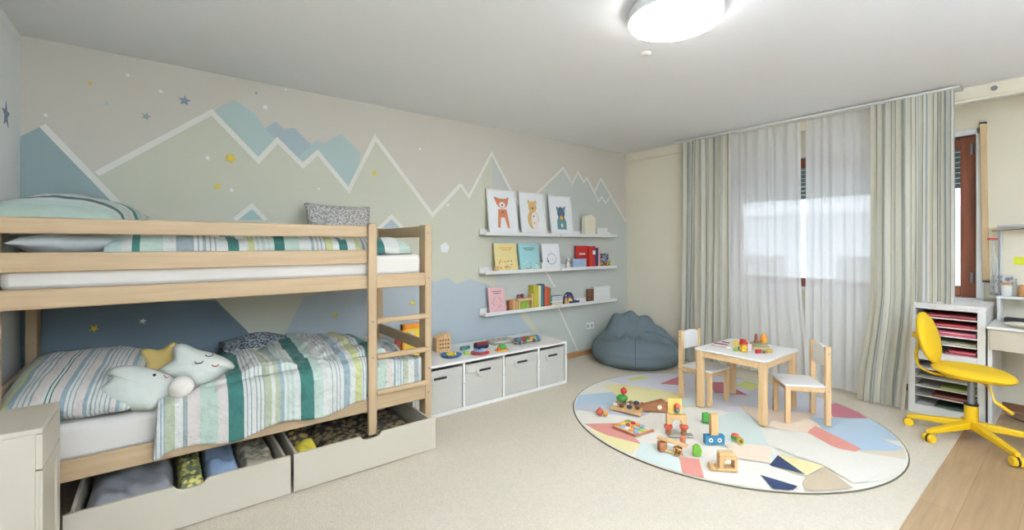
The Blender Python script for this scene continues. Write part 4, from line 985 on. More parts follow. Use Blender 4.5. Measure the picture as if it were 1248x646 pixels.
blk('toy_block', 'tall yellow dotted block in front of the red wedge', 906, 429, .05, .03, .055, dotted('yellow_dots', (196, 140, 40), (246, 208, 70), 90), -.2)
p = onT(909, 427); o = build('toy_wedge', MB().prism([(-.03, 0), (.035, 0), (.03, .05), (.0, .085), (-.022, .08)], -.02, .02, plane='XZ'), RED, bevel=.003); o.location = (p.x + .01, p.y + .02, zt); o.rotation_euler = (0, 0, -.5)
tag(o, 'tall red wedge block standing in the middle of the table', 'toy block', 'toy blocks on the low table')
blk('toy_block', 'white and pink block to the right of the red wedge', 914, 427, .03, .03, .05, mat('toy_blush', (240, 222, 220), .6), .3)
blk('toy_block', 'small pale block scattered left of the lime green block', 887, 425, .05, .012, .012, CREAM, -.3)
blk('toy_block', 'dark red block at the near right of the pile', 924.5, 430.5, .05, .022, .028, mat('toy_crimson', (186, 40, 36), .5), -.35)
blk('toy_block', 'speckled black and white block next to the dark red one', 930.5, 431, .03, .022, .024, dotted('speckle', (230, 220, 190), (60, 50, 40), 120), -.35)
blk('toy_block', 'yellow speckled block at the right end of the pile', 937, 430, .05, .025, .026, dotted('yellow_speckle', (240, 220, 120), (200, 150, 30), 120), -.35)
p = onT(925, 425); t = thing('toy_carousel', 'round wooden toy carousel with little figures on the low table', 'toy', (p.x, p.y, zt))
T_ = Matrix.Translation((p.x, p.y, zt))
build('base', MB().lathe([(.07, 0), (.075, .004), (.075, .022), (.06, .024)], 26, M=T_), mat('aged_wood', (196, 176, 130), .6, .15, 40), t)
build('platform', MB().lathe([(.05, .024), (.066, .028), (.066, .046), (.05, .05)], 26, M=T_), mat('aged_green', (150, 150, 110), .6, .15, 40), t)
build('figure', MB().lathe([(.018, .05), (.016, .075), (.008, .08), (.014, .09), (.010, .112), (.002, .125)], 14, M=T_ @ Matrix.Translation((-.028, .01, 0))), mat('figure_brown', (150, 92, 70), .6, .2, 60), t)
build('figure', MB().lathe([(.020, .05), (.024, .07), (.022, .10), (.010, .115)], 14, M=T_ @ Matrix.Translation((.035, -.02, 0))), ORANGE, t)

# ------------------------------------------------------------------ toys on the rug
def R0(u, v): return PZ(u, v, FZ)
# sorting board with beads
c = (R0(719, 503) + R0(781, 505)) / 2
t = thing('sorting_board', 'light wooden sorting board with dark beads and a red apple on the rug', 'toy', (0, 0, 0))
A, B, C_, D = R0(743, 499), R0(781, 508), R0(786, 494), R0(752, 491)
A, B, C_, D = [Vector((p.x, p.y, FZ)) for p in (A, B, C_, D)]
cen = (A + B + C_ + D) / 4; t.location = cen; t['_w'] = tuple(cen)
m = MB().prism([(p.x, p.y) for p in (A, B, C_, D)], FZ, FZ + .022); build('board', m, TOYW, t, bevel=.004)
for k, (a_, b_, mm, r) in enumerate([(.12, .25, WHITE, .018), (.35, .2, BROWN, .02), (.6, .25, mat('toy_charcoal', (60, 70, 90), .5), .022), (.85, .3, BROWN, .018), (.3, .75, DARKI, .02), (.55, .75, BROWN, .018), (.75, .7, mat('toy_charcoal', (60, 70, 90), .5), .024), (.95, .75, mat('toy_berry', (120, 50, 60), .5), .016), (.5, .5, CREAM, .016)]):
    p = A.lerp(B, a_).lerp(D.lerp(C_, a_), b_); build('bead', MB().ball((p.x, p.y, FZ + .022 + r * .6), r, 12, sc=(1, 1, .7)), mm, t)
p = A.lerp(B, .28).lerp(D.lerp(C_, .28), .6)
o = tag(build('toy_melon', MB().ball((p.x, p.y, FZ + .07), .045, 16, sc=(1.1, 1, .55)), GREEN, loc=(p.x, p.y, FZ + .045)), 'green toy melon half resting on the sorting board', 'toy food')
o = tag(build('toy_apple', MB().ball((p.x + .02, p.y, FZ + .122), .026, 14).cyl((p.x + .02, p.y, FZ + .145), (p.x + .022, p.y, FZ + .155), .003, mi=1), [RED, BROWN], loc=(p.x, p.y, FZ + .1)), 'red toy apple on top of the green toy melon', 'toy food')
p = R0(731, 506)
tag(build('toy_apple', MB().ball((p.x, p.y, FZ + .026), .026, 14).cyl((p.x, p.y, FZ + .05), (p.x, p.y, FZ + .06), .003, mi=1), [mat('toy_tomato', (206, 88, 60), .5, .1, 30), BROWN], loc=(p.x, p.y, FZ)), 'red and orange toy apple left of the sorting board', 'toy food')
p = R0(738, 507)
tag(build('toy_pear', MB().ball((p.x, p.y, FZ + .018), .019, 12).ball((p.x + .008, p.y, FZ + .032), .012, 10), mat('toy_amber', (206, 150, 70), .5, .15, 40), loc=(p.x, p.y, FZ)), 'amber coloured toy pear next to the red and orange apple', 'toy food')
# puzzle board
A, B, C_, D = [R0(*q) for q in ((746, 520.5), (775, 532.5), (797, 525.5), (766, 513))]
cen = (A + B + C_ + D) / 4; t = thing('puzzle_board', 'flat wooden peg puzzle board with colourful pieces on the coral rug patch', 'puzzle', cen)
build('board', MB().prism([(p.x, p.y) for p in (A, B, C_, D)], FZ, FZ + .012), wood('puzzle_edge', (184, 110, 80), (206, 140, 100), .5, 'X', 2), t, bevel=.002)
pm = mat('puzzle_face', (226, 214, 170), .6, .05); inn = [cen.lerp(p, .9) for p in (A, B, C_, D)]
build('picture', MB().prism([(p.x, p.y) for p in inn], FZ + .012, FZ + .0135), pm, t)
rr = random.Random(3); k = 0
for i in range(5):
    for j in range(3):
        p = inn[0].lerp(inn[1], (i + .5) / 5).lerp(inn[3].lerp(inn[2], (i + .5) / 5), (j + .5) / 3); mm = [ORANGE, YELLOWT, mat('toy_skyblue', 0), LIME, RED, WHITE][(i * 2 + j + rr.randint(0, 1)) % 6]
        build('puzzle_piece', MB().prism([(p.x + a, p.y + b) for a, b in ell(0, 0, .026, .018, 9, rr.random() * 3)], FZ + .0135, FZ + .02), mm, t, bevel=.002)
# wooden ramp
A, B = R0(782, 497), R0(808, 502)
t = thing('toy_ramp', 'brown wooden toy ramp lying behind the sorting board', 'toy', R0(795, 500)); p = t.location
ang = math.atan2(.10, .3)
def ramp_part():
    m = MB(); m.prism([(-.16, 0), (.12, 0), (.12, .012), (.10, .075), (.07, .085), (-.16, .015)], -.03, .03, plane='XZ'); return m
t.rotation_euler = (0, 0, radians(-44))
build('ramp', ramp_part(), TOYD, t, world=False, bevel=.004)
build('notch', MB().cyl((.05, -.0305, .035), (.05, -.0325, .035), .018, n=14), CREAM, t, world=False)
# arch tower
def V3(u, v): p = R0(u, v); return p
base = R0(825, 528)
def lb(name, label, loc, rz, mb, mats, group=None, cat='toy block', bevel=.003):
    o = build(name, mb, mats, bevel=bevel); o.location = loc; o.rotation_euler = (0, 0, rz); return tag(o, label, cat, group)
rz = radians(-42); ex = Vector((cos(rz), sin(rz), 0)); ey = Vector((-sin(rz), cos(rz), 0))
g_ = 'wooden building blocks in the arch tower'
bp = R0(824, 531)
lb('toy_block', 'grey wooden plank under the arch tower', bp + Vector((0, 0, 0)), rz, bx(-.05, .11, -.03, .03, 0, .010), mat('grey_plank', (170, 168, 150), .6, .1), g_)
for s, nm in ((-1, 'left'), (1, 'right')):
    q = bp + ex * (.052 * s)
    lb('toy_block', f'short brown peg carrying the {nm} apple of the arch tower', q + Vector((0, 0, .011)), rz, MB().cyl((0, 0, 0), (0, 0, .028), .018, n=16), TOYD, g_)
    lb('toy_apple', f'red toy apple under the {nm} foot of the wooden arch', q + Vector((0, 0, .039)), rz, MB().ball((0, 0, .022), .0265, 14, sc=(1.1, 1, .85)), mat('toy_tomato', 0), None, 'toy food', 0)
lb('toy_arch', 'wooden arch block resting on two red toy apples', bp + Vector((0, 0, .083)), rz, arch(-.066, .066, -.022, .022, 0, .062, .034), TOYW, g_)
lb('toy_block', 'square yellow board standing behind the small apple on the arch', bp + ey * .012 + Vector((0, 0, .1455)), rz, bx(-.052, .04, -.006, .006, 0, .105), mat('toy_straw', (228, 196, 104), .6, .06), g_)
lb('toy_apple', 'red toy apple sitting on top of the wooden arch', bp - ey * .012 + ex * .004 + Vector((0, 0, .146)), 0, MB().ball((0, 0, .03), .017, 12).ball((0, 0, .057), .021, 12, mi=1), [TEAL, mat('toy_tomato', 0)], None, 'toy food', 0)
# leaning bridge
g_ = 'wooden blocks of the low bridge'
q1, q2 = R0(807, 549), R0(826, 554)
lb('toy_block', 'brown wooden post at the left end of the low bridge', q1, radians(-30), bx(-.024, .024, -.02, .02, 0, .055), TOYD, g_)
lb('toy_block', 'round speckled block at the right end of the low bridge', q2, radians(-30), MB().cyl((0, 0, 0), (0, 0, .045), .028, n=16), dotted('speckled_wood', (226, 180, 120), (120, 76, 40), 60), g_)
d = q2 - q1; ang = math.atan2(d.y, d.x)
o = lb('toy_plank', 'long wooden plank leaning across the low bridge', (q1 + q2) / 2 + Vector((0, 0, .064)), ang, bx(-d.length / 2 - .03, d.length / 2 + .06, -.014, .014, 0, .016), TOYW, g_); o.rotation_euler = (0, radians(2.5), ang)
lb('toy_plank', 'thin wooden strip lying on the rug under the low bridge', (q1 + q2) / 2, ang, bx(-.035, .03, -.008, .008, 0, .012), TOYW, g_)
q = R0(832, 541); lb('toy_block', 'reddish round block at the back of the low bridge', q, 0, MB().cyl((0, 0, 0), (0, 0, .05), .018, n=14), mat('toy_terracotta', (206, 120, 84), .6, .1), g_)
# blue block with tall block
q = R0(870, 540)
rz = radians(-38)
bb = MB().box(-.062, .062, -.02, .02, 0, .055, 0)
for s in (-1, 1): bb.cyl((.028 * s, -.02, .027), (.028 * s, -.0225, .027), .014, n=14, mi=1).cyl((.028 * s, -.0225, .027), (.028 * s, -.0235, .027), .006, n=10, mi=2)
lb('toy_block', 'blue block with two round white eyes under the tall wooden block', q, rz, bb, [mat('toy_petrol', (56, 128, 160), .5, .06), CREAM, DARKI])
lb('toy_block', 'tall pale wooden block standing on the blue block', q + ey * .0 + Vector((0, 0, .056)), rz, MB().box(-.024, .022, -.018, .018, 0, .135).cyl((0, 0, .135), (0, 0, .138), .01), TOYW)
q = R0(861, 515)
lb('toy_tree', 'dark green toy tree block behind the tall wooden block', q, rz, MB().prism([(-.03, 0), (.03, 0), (.04, .02), (.03, .055), (.01, .075), (-.03, .07)], -.012, .012, plane='XZ'), GREEN)
q = R0(849, 555)
lb('toy_tree', 'light green toy tree block beside the low bridge', q, rz, MB().prism([(-.024, 0), (.024, 0), (.03, .03), (.02, .06), (0, .07), (-.022, .055)], -.012, .012, plane='XZ'), mat('toy_leaf', (120, 176, 60), .6, .15, 40))
q = R0(896, 536); lb('toy_apple', 'red and green toy apple half near the blue block', q, 0, MB().ball((0, 0, .016), .027, 14, sc=(1, 1, .6)).ball((0, 0, .032), .024, 14, mi=1, sc=(1, 1, .4)), [GREEN, mat('toy_coral2', (214, 84, 64), .5, .06)], None, 'toy food', 0)
q = R0(902, 541); lb('toy_kiwi', 'round yellow-green toy fruit slice beside the red and green apple half', q, radians(-40), MB().cyl((0, -.012, .022), (0, .012, .022), .022, n=18, mi=0).cyl((0, -.0135, .022), (0, -.012, .022), .012, n=14, mi=1), [mat('toy_moss', (170, 160, 60), .5, .1), BROWN], None, 'toy food', .002)
# wooden cube house
q = R0(884, 572); rz = radians(-45); ex = Vector((cos(rz), sin(rz), 0)); ey = Vector((-sin(rz), cos(rz), 0)); g_ = 'wooden blocks of the little house'
hs = MB().box(-.055, .058, -.03, .03, 0, .018).box(.04, .058, -.03, .03, .018, .085).box(-.04, -.018, -.03, .03, .018, .085).box(-.018, .04, -.03, .03, .068, .085).prism([(-.018, .068), (-.018, .04), (-.006, .062), (0, .068)], -.03, .03, plane='XZ')
lb('toy_house', 'light wooden house-shaped block with a triangular opening at the rug edge', q, rz, hs, TOYW, g_)
lb('toy_block', 'flat wooden block lying on top of the house-shaped block', q + Vector((0, 0, .086)), rz, bx(-.038, .045, -.024, .024, 0, .016), TOYW, g_)
lb('toy_block', 'wooden wedge block lying against the left foot of the little house', q - ex * .075, rz, MB().prism([(-.018, 0), (.016, 0), (.016, .016), (-.012, .03)], -.03, .03, plane='XZ'), TOYW, g_)

# ------------------------------------------------------------------ curtains
seqC = [(.055, (240, 234, 214)), (.006, (130, 138, 132)), (.016, (230, 229, 220)), (.014, (204, 206, 198)), (.05, (238, 232, 214)), (.012, (206, 204, 178)), (.010, (156, 166, 166)), (.04, (234, 233, 226)), (.006, (96, 108, 110)), (.014, (214, 214, 206)), (.055, (240, 235, 218)), (.010, (160, 172, 176))]
CURT = stripes('striped_curtain', seqC, 'X', 'UV', 0, translucent=.28, weave=.1, repeat=True)
def curtain(name, label, y0, y1, z0, z1, x, folds, amp, m, cat, seed=0, hem=None, bot=None, width=None, nz=34, group=None):
    mb = MB(); nu = folds * 14; uv = []; vs = []
    width = width or abs(y1 - y0) * 1.9
    for j in range(nz + 1):
        k = j / nz
        for i in range(nu + 1):
            s = i / nu; zt_ = z1; zb = hem(s) if hem else z0
            z = zt_ + (zb - zt_) * k
            yy0 = y0 + ((bot[0] - y0) * (1 - sstep(z0, z0 + 1.0, z)) if bot else 0); yy1 = y1 + ((bot[1] - y1) * (1 - sstep(z0, z0 + 1.0, z)) if bot else 0)
            y = yy0 + (yy1 - yy0) * s; ph = 2 * pi * folds * (s + .018 * sin(s * 17 + seed)) 
            A = amp * (.55 + .45 * k) * (.7 + .5 * hsh(math.floor(s * folds), seed))
            a2 = A * (1 + .15 * sin(k * 5 + seed + s * 9))
            vs.append((x + a2 * sin(ph + .5 * sin(k * 3 + seed)) + .01 * sin(s * 11 + k * 4), y + a2 * .35 * cos(ph * 1.0) * .6, z)); uv.append((s * width, k))
    w_ = nu + 1
    mb.add(vs, [(j * w_ + i, j * w_ + i + 1, (j + 1) * w_ + i + 1, (j + 1) * w_ + i) for j in range(nz) for i in range(nu)]); mb.uv = uv
    return tag(build(name, mb, m, loc=(x, (y0 + y1) / 2, z0)), label, cat, group)
curtain('curtain', 'striped floor-length curtain in grey, green and cream behind the beanbag', 2.84, 2.255, .02, 2.476, 4.655, 8, .042, CURT, 'curtain', 1, group='striped curtains', bot=(2.85, 2.26))
curtain('curtain', 'striped grey, green and cream curtain beside the paper tray cabinet', 1.085, .585, .02, 2.476, 4.622, 9, .036, CURT, 'curtain', 5, hem=lambda s: .02 if s < .54 else .885 + .01 * sin(s * 40), bot=(1.17, .62), nz=40, group='striped curtains', width=1.15)
shm = bpy.data.materials.new('white_voile'); shm.use_nodes = True; nt = shm.node_tree; nt.nodes.remove(nt.nodes['Principled BSDF'])
tr = nt.nodes.new('ShaderNodeBsdfTransparent'); tl = nt.nodes.new('ShaderNodeBsdfTranslucent'); df = nt.nodes.new('ShaderNodeBsdfDiffuse')
tl.inputs[0].default_value = lin((250, 250, 250)); df.inputs[0].default_value = lin((250, 248, 244))
m1 = nt.nodes.new('ShaderNodeMixShader'); m1.inputs[0].default_value = .5; m2 = nt.nodes.new('ShaderNodeMixShader'); m2.inputs[0].default_value = .80
nt.links.new(tl.outputs[0], m1.inputs[1]); nt.links.new(df.outputs[0], m1.inputs[2]); nt.links.new(tr.outputs[0], m2.inputs[1]); nt.links.new(m1.outputs[0], m2.inputs[2]); nt.links.new(m2.outputs[0], nt.nodes['Material Output'].inputs['Surface'])
curtain('sheer_curtain', 'white sheer curtain panel next to the beanbag-side striped curtain', 2.34, 1.63, .05, 2.476, 4.705, 8, .014, shm, 'sheer curtain', 2, bot=(2.34, 1.575), group='white sheer curtains')
curtain('sheer_curtain', 'white sheer curtain panel next to the striped curtain at the tray cabinet', 1.593, .95, .05, 2.476, 4.705, 8, .014, shm, 'sheer curtain', 3, group='white sheer curtains')
tag(build('curtain_track', bx(4.60, 4.735, .56, 2.88, 2.478, 2.492), WHITE, loc=(4.66, 1.7, 2.462)), 'white double curtain track fixed under the ceiling', 'curtain track')
# lift the track to the ceiling with brackets
build('bracket', MB().box(4.65, 4.69, .6, .63, 2.492, 2.5).box(4.65, 4.69, 1.7, 1.73, 2.492, 2.5).box(4.65, 4.69, 2.8, 2.83, 2.492, 2.5), WHITE, bpy.data.objects['curtain_track'])
c = PX(1212, 108, WX - .014); tag(build('wall_hook', MB().cyl((WX - .012, c.y, c.z), (WX - .03, c.y, c.z), .012, n=12).cyl((WX - .03, c.y, c.z), (WX - .035, c.y, c.z), .018, n=12), METAL, loc=(WX - .012, c.y, c.z)), 'small metal hook high on the wall right of the curtain', 'hook')
# light wooden batten beside the window
a, b = PX(1198, 151, BX - .03), PX(1201.5, 342, BX - .03)
t = thing('wooden_batten', 'upright pale wooden batten on the wall right of the window', 'batten', b)
m = MB().add([(BX - .035, a.y - .018, a.z), (BX - .035, a.y + .018, a.z), (BX, a.y + .018, a.z), (BX, a.y - .018, a.z), (BX - .035, b.y - .018, b.z), (BX - .035, b.y + .018, b.z), (BX, b.y + .018, b.z), (BX, b.y - .018, b.z)], [(0, 1, 2, 3), (7, 6, 5, 4), (0, 4, 5, 1), (1, 5, 6, 2), (2, 6, 7, 3), (3, 7, 4, 0)])
build('bar', m, wood('ash', (214, 180, 130), (228, 198, 150), .5, 'Z'), t, bevel=.002)
build('end_cap', bx(BX - .037, BX, a.y - .02, a.y + .02, a.z, a.z + .014), DARKI, t); build('end_cap', bx(BX - .037, BX, b.y - .02, b.y + .02, b.z - .014, b.z), DARKI, t)

# ------------------------------------------------------------------ paper tray cabinet
UX0, UX1, UY0, UY1, UZ = 4.665, 5.15, .437, .862, .873
t = thing('paper_tray_cabinet', 'white open cabinet of narrow paper trays below the window', 'cabinet', (4.9, .65, .008))
build('top', bx(UX0 - .008, UX1, UY0 - .006, UY1 + .006, UZ - .025, UZ), WHITE, t, bevel=.003)
build('side', bx(UX0, UX1, UY0, UY0 + .042, .008, UZ - .025), WHITE, t, bevel=.002); build('side', bx(UX0, UX1, UY1 - .042, UY1, .008, UZ - .025), WHITE, t, bevel=.002)
build('back', bx(UX1 - .01, UX1, UY0 + .042, UY1 - .042, .008, UZ - .025), WHITE, t)
for z0, z1 in ((.008, .075), (.43, .495), (UZ - .045, UZ - .025)): build('cross_rail', bx(UX0, UX1 - .01, UY0 + .042, UY1 - .042, z0, z1), WHITE, t, bevel=.002)
sh_z = [.495 + .0665 * k for k in range(1, 5)] + [.075 + .071 * k for k in range(1, 5)]
for z in sh_z: build('tray', bx(UX0 + .012, UX1 - .01, UY0 + .042, UY1 - .042, z - .004, z + .004), WHITE, t, bevel=.001)
fl = [.495] + sh_z[:4] + [.075] + sh_z[4:]
cols = [((170, 44, 60), 'dark red folders on the lowest tray of the upper half', .5, .03), ((176, 170, 140), 'olive printed papers on the tray above the lowest in the upper half', .7, .018), ((190, 80, 100), 'pink and white papers on the middle tray of the upper half', .7, .032), ((196, 60, 70), 'red and white papers on the tray below the topmost', .8, .018), ((160, 50, 60), 'maroon folders on the topmost tray of the cabinet', .9, .022),
        ((60, 84, 66), 'dark green booklets on the very bottom tray', .7, .016), ((150, 84, 70), 'brown booklets on the second tray from the floor', .75, .02), ((186, 196, 110), 'lime green folders on the third tray from the floor', .6, .018), ((196, 190, 170), 'pale papers on the fourth tray from the floor', .5, .01), ((170, 150, 130), 'beige papers directly below the middle rail', .5, .012)]
for k, (z, (cc, lb_, wd, hh)) in enumerate(zip(fl, cols)):
    y0 = UY0 + .05; y1 = y0 + (UY1 - UY0 - .1) * wd; z = z + (.0045 if k not in (0, 5) else .001)
    mb = MB().box(UX0 + .03, UX1 - .15, y0, y1, z, z + hh * .55, 0).box(UX0 + .035, UX1 - .15, y0 + .006, y1 - .02, z + hh * .55, z + hh * .8, 1).box(UX0 + .025, UX1 - .15, y0 + .01, y1 - .01, z + hh * .8, z + hh, 0)
    tag(build('paper_stack', mb, [mat('paper_col_%d' % k, cc, .7, .2, 40), PAPER], loc=(UX0 + .1, y0, z)), lb_ , 'papers', 'papers in the tray cabinet')

# ------------------------------------------------------------------ desk
DX0, DX1, DY1, DY0, DZ = 4.62, 5.27, .425, -.62, .745
t = thing('desk', 'white desk with a drawer at the right edge of the picture', 'desk', (4.9, -.1, 0))
build('desk_top', bx(DX0 - .012, DX1, DY0, DY1 + .004, DZ - .02, DZ), WHITE, t, bevel=.003)
build('side_panel', bx(DX0 + .02, DX1, DY1 - .022, DY1, 0, DZ - .02), WHITE, t, bevel=.002); build('side_panel', bx(DX0 + .02, DX1, DY0, DY0 + .022, 0, DZ - .02), WHITE, t, bevel=.002)
build('drawer_front', bx(DX0, DX0 + .018, DY0 + .02, DY1 - .012, DZ - .165, DZ - .023), WHITE2, t, bevel=.002)
build('drawer_box', bx(DX0 + .018, DX1 - .1, DY0 + .03, DY1 - .03, DZ - .155, DZ - .04), WHITE2, t)
t = thing('desk_hutch', 'white raised shelf standing at the back of the desk', 'shelf', (5.18, -.1, DZ))
HX0 = 5.05
build('side', bx(HX0, DX1, DY1 - .03, DY1 - .012, DZ, .912), WHITE, t, bevel=.002); build('side', bx(HX0, DX1, DY0 + .012, DY0 + .03, DZ, .912), WHITE, t, bevel=.002)
build('shelf_board', bx(HX0 - .005, DX1, DY0 + .01, DY1 - .008, .912, .93), WHITE, t, bevel=.002)
build('upright', bx(DX1 - .03, DX1 - .012, DY1 - .026, DY1 - .014, .93, 1.46), WHITE, t, bevel=.001)
build('top_board', bx(HX0 + .03, DX1, DY0 + .01, DY1 - .008, 1.46, 1.476), mat('frosted_grey', (200, 200, 198), .5, .02), t, bevel=.002)
zt = .931
def onH(u, x): d = ray(u, 300); return Vector((x, d[1] * x / d[0], zt))
p = onH(1218, 5.16); t = thing('desk_lamp', 'thin grey metal lamp with a long arm on the raised desk shelf', 'lamp', p)
build('base', MB().cyl(p, p + Vector((0, 0, .012)), .04, n=24), METAL, t); build('pole', MB().cyl(p + Vector((0, 0, .012)), p + Vector((0, 0, .50)), .006, n=10), METAL, t)
e1 = PX(1210, 284, 5.12); e2 = PX(1243, 279, 5.12)
build('arm', MB().cyl((5.16, p.y + .04, 1.43), (5.12, p.y - .16, 1.447), .004, n=8), METAL, t)
q = onH(1212, 5.10)
t = thing('marble_run', 'tall clear glass tower toy with a red top ring at the end of the shelf', 'toy', q)
gc = mat('clear_glass', (235, 240, 240), .05, 0, trans=.9)
build('tower', MB().lathe([(.028, 0), (.026, .05), (.014, .16), (.018, .23), (.010, .30)], 18, M=Matrix.Translation(q)), gc, t)
build('stand', MB().cyl(q + Vector((.005, .0, .30)), q + Vector((.02, .012, .44)), .003, n=8), METAL, t)
build('ring', MB().cyl(q + Vector((.02, .012, .43)), q + Vector((.02, .012, .445)), .03, n=18), RED, t)
q = onH(1227, 5.09); t = thing('storage_jar', 'white ceramic jar with a cork lid on the raised desk shelf', 'jar', q)
build('body', MB().lathe([(.026, 0), (.028, .004), (.028, .08), (.025, .083)], 22, M=Matrix.Translation(q)), WHITE, t); build('lid', MB().lathe([(.024, .083), (.026, .09), (.024, .103), (.01, .106)], 20, M=Matrix.Translation(q)), wood('cork', (190, 140, 90), (214, 168, 116), .8, 'Z', 3), t)
q = onH(1237, 5.17); t = thing('glass_bottle', 'small clear glass bottle behind the white jar', 'bottle', q)
build('body', MB().lathe([(.022, 0), (.024, .01), (.022, .07), (.010, .09), (.010, .12), (.012, .13)], 18, M=Matrix.Translation(q)), gc, t)
q = onH(1246, 5.10); t = thing('storage_jar', 'brown wooden jar at the right picture edge on the desk shelf', 'jar', q)
build('body', MB().lathe([(.022, 0), (.026, .03), (.022, .075), (.014, .09)], 20, M=Matrix.Translation(q)), wood('brown_jar', (176, 120, 70), (206, 150, 96), .6, 'Z', 3), t)
q = onH(1223, 5.23); tag(build('picture_card', bx(q.x, q.x + .004, q.y - .05, q.y + .05, zt, zt + .15), dotted('card_print', (120, 120, 126), (225, 222, 216), 30), loc=q), 'small pale printed card standing behind the white jar', 'card')
c = PX(1246, 318, BX); tag(build('sticky_note', bx(BX - .004, BX - .001, c.y - .035, c.y + .045, c.z - .03, c.z + .03), mat('note_yellow', (232, 232, 50), .7, 0), loc=(BX, c.y, c.z)), 'bright yellow sticky note on the wall above the desk', 'note')
q = PZ(1241, 382, DZ); q = Vector((5.0, ray(1241, 380)[1] * 5.0 / ray(1241, 380)[0], DZ + .001))
t = thing('pen_tray', 'black pen tray lying on the desk', 'tray', q)
build('tray', bx(q.x - .03, q.x + .05, q.y - .11, q.y + .07, q.z, q.z + .008).box(q.x - .03, q.x - .024, q.y - .11, q.y + .07, q.z + .008, q.z + .03).box(q.x + .044, q.x + .05, q.y - .11, q.y + .07, q.z + .008, q.z + .03).box(q.x - .024, q.x + .044, q.y + .064, q.y + .07, q.z + .008, q.z + .03), BLACK, t, bevel=.002)
q = Vector((4.74, ray(1249, 391)[1] * 4.74 / ray(1249, 391)[0], DZ + .001)); tag(build('dish', MB().lathe([(.05, 0), (.085, .008), (.10, .022), (.095, .024), (.06, .008)], 28, M=Matrix.Translation(q)), CREAM, loc=q), 'flat cream dish on the desk at the picture edge', 'dish')
# cables under the desk
pts = [Vector((5.1, .38, .02)), Vector((5.0, .25, .012)), Vector((4.95, .12, .012)), Vector((5.08, .02, .012)), Vector((5.15, .1, .03)), Vector((5.2, .06, .2)), Vector((5.22, .0, .5))]
def smooth(ps, n=8):
    out = []
    for i in range(len(ps) - 1):
        p0, p1, p2, p3 = ps[max(i - 1, 0)], ps[i], ps[i + 1], ps[min(i + 2, len(ps) - 1)]
        for k in range(n):
            t_ = k / n; out.append(.5 * ((2 * p1) + (p2 - p0) * t_ + (2 * p0 - 5 * p1 + 4 * p2 - p3) * t_ ** 2 + (3 * p1 - p0 - 3 * p2 + p3) * t_ ** 3))
    return out + [ps[-1]]
tag(build('power_cable', MB().tube(smooth(pts), .004, 6), BLACK, loc=(5, .2, .01)), 'black power cable looping over the floor under the desk', 'cable')
tag(build('power_strip', bx(5.08, 5.13, .06, .26, 0, .04), mat('strip_red', (150, 50, 50), .5, 0), loc=(5.1, .16, 0), bevel=.006), 'dark red power strip on the floor under the desk', 'power strip')

# ------------------------------------------------------------------ yellow swivel chair
cx, cy = 4.345, .475
t = thing('swivel_chair', 'yellow swivel desk chair on five castors by the tray cabinet', 'chair', (cx, cy, .0))
o3 = Vector((cx, cy, 0))
build('column', MB().cyl((cx, cy, .075), (cx, cy, .235), .036, n=24), YEL, t, bevel=.004)
build('gas_lift', MB().cyl((cx, cy, .235), (cx, cy, .42), .019, n=18), METAL, t); build('collar', MB().cyl((cx, cy, .23), (cx, cy, .242), .038, n=24), BLACK, t)
casters = [PZ(1113, 520, .0), PZ(1132, 545, .0), PZ(1228, 570, .0)]
angs = [math.atan2(c_.y - cy, c_.x - cx) for c_ in casters]
base_a = radians(66); angs = [radians(98), radians(152), radians(214), radians(290), radians(18)]; lens = [.31, .34, .41, .40, .22]
lens = [.33, .36, .42, .40, .20]
for a_, L in zip(angs, lens):
    d = Vector((cos(a_), sin(a_), 0)); n_ = Vector((-d.y, d.x, 0))
    m = MB(); r0, r1, w0, w1 = .02, L, .026, .018
    vs = []
    for r, w_, zb, zt2 in ((r0, w0, .075, .125), (r1 * .9, w1, .062, .092), (r1, w1 * .8, .062, .086)):
        for sgn, z in ((-1, zb), (1, zb), (1, zt2), (-1, zt2)): q = o3 + d * r + n_ * (sgn * w_); vs.append((q.x, q.y, z))
    m.add(vs, [(0, 1, 2, 3), (11, 10, 9, 8)] + [(k * 4 + i, (k + 1) * 4 + i, (k + 1) * 4 + (i + 1) % 4, k * 4 + (i + 1) % 4) for k in range(2) for i in range(4)])
    arm = build('base_arm', m, YEL, t, bevel=.006)
    q = o3 + d * (L - .012)
    ca = build('castor', MB().cyl(q + n_ * -.028 + Vector((0, 0, .028 + .004)), q + n_ * -.004 + Vector((0, 0, .032)), .029, n=22).cyl(q + n_ * .004 + Vector((0, 0, .032)), q + n_ * .028 + Vector((0, 0, .032)), .029, n=22), YEL, arm, bevel=.006)
    build('axle', MB().cyl(q + n_ * -.004 + Vector((0, 0, .032)), q + n_ * .004 + Vector((0, 0, .032)), .030, n=22), BLACK, ca)
# seat
def seat_f(u, v):
    th = 2 * pi * u
    prof = [(0, -.032), (.12, -.034), (.17, -.03), (.198, -.016), (.210, .0), (.203, .015), (.18, .026), (.14, .032), (.07, .026), (0, .022)]
    k = v * (len(prof) - 1); i = min(int(k), len(prof) - 2); f = k - i; r = prof[i][0] * (1 - f) + prof[i + 1][0] * f; z = prof[i][1] * (1 - f) + prof[i + 1][1] * f
    x, y = r * cos(th), r * sin(th); z += .012 * (y / .2) ** 2 * (1 if y > 0 else -1.6) + .01
    return Vector((cx + .01 + x, cy - .005 + y * 1.0, .443 + z))
o = build('seat', MB().grid(seat_f, 48, 27), YELF, t); weld(o)
build('seat_bracket', MB().box(cx - .05, cx + .05, cy - .07, cy + .12, .398, .414), YEL, t, bevel=.004)
bc = PX(1132, 411, 4.36)
o = MB(); Mb = Matrix.Translation(bc) @ Euler((radians(-13), 0, radians(-6))).to_matrix().to_4x4()
o.ball((0, 0, 0), 1, 32, sc=(.165, .042, .185), M=Mb)
build('backrest', o, YELF, t)
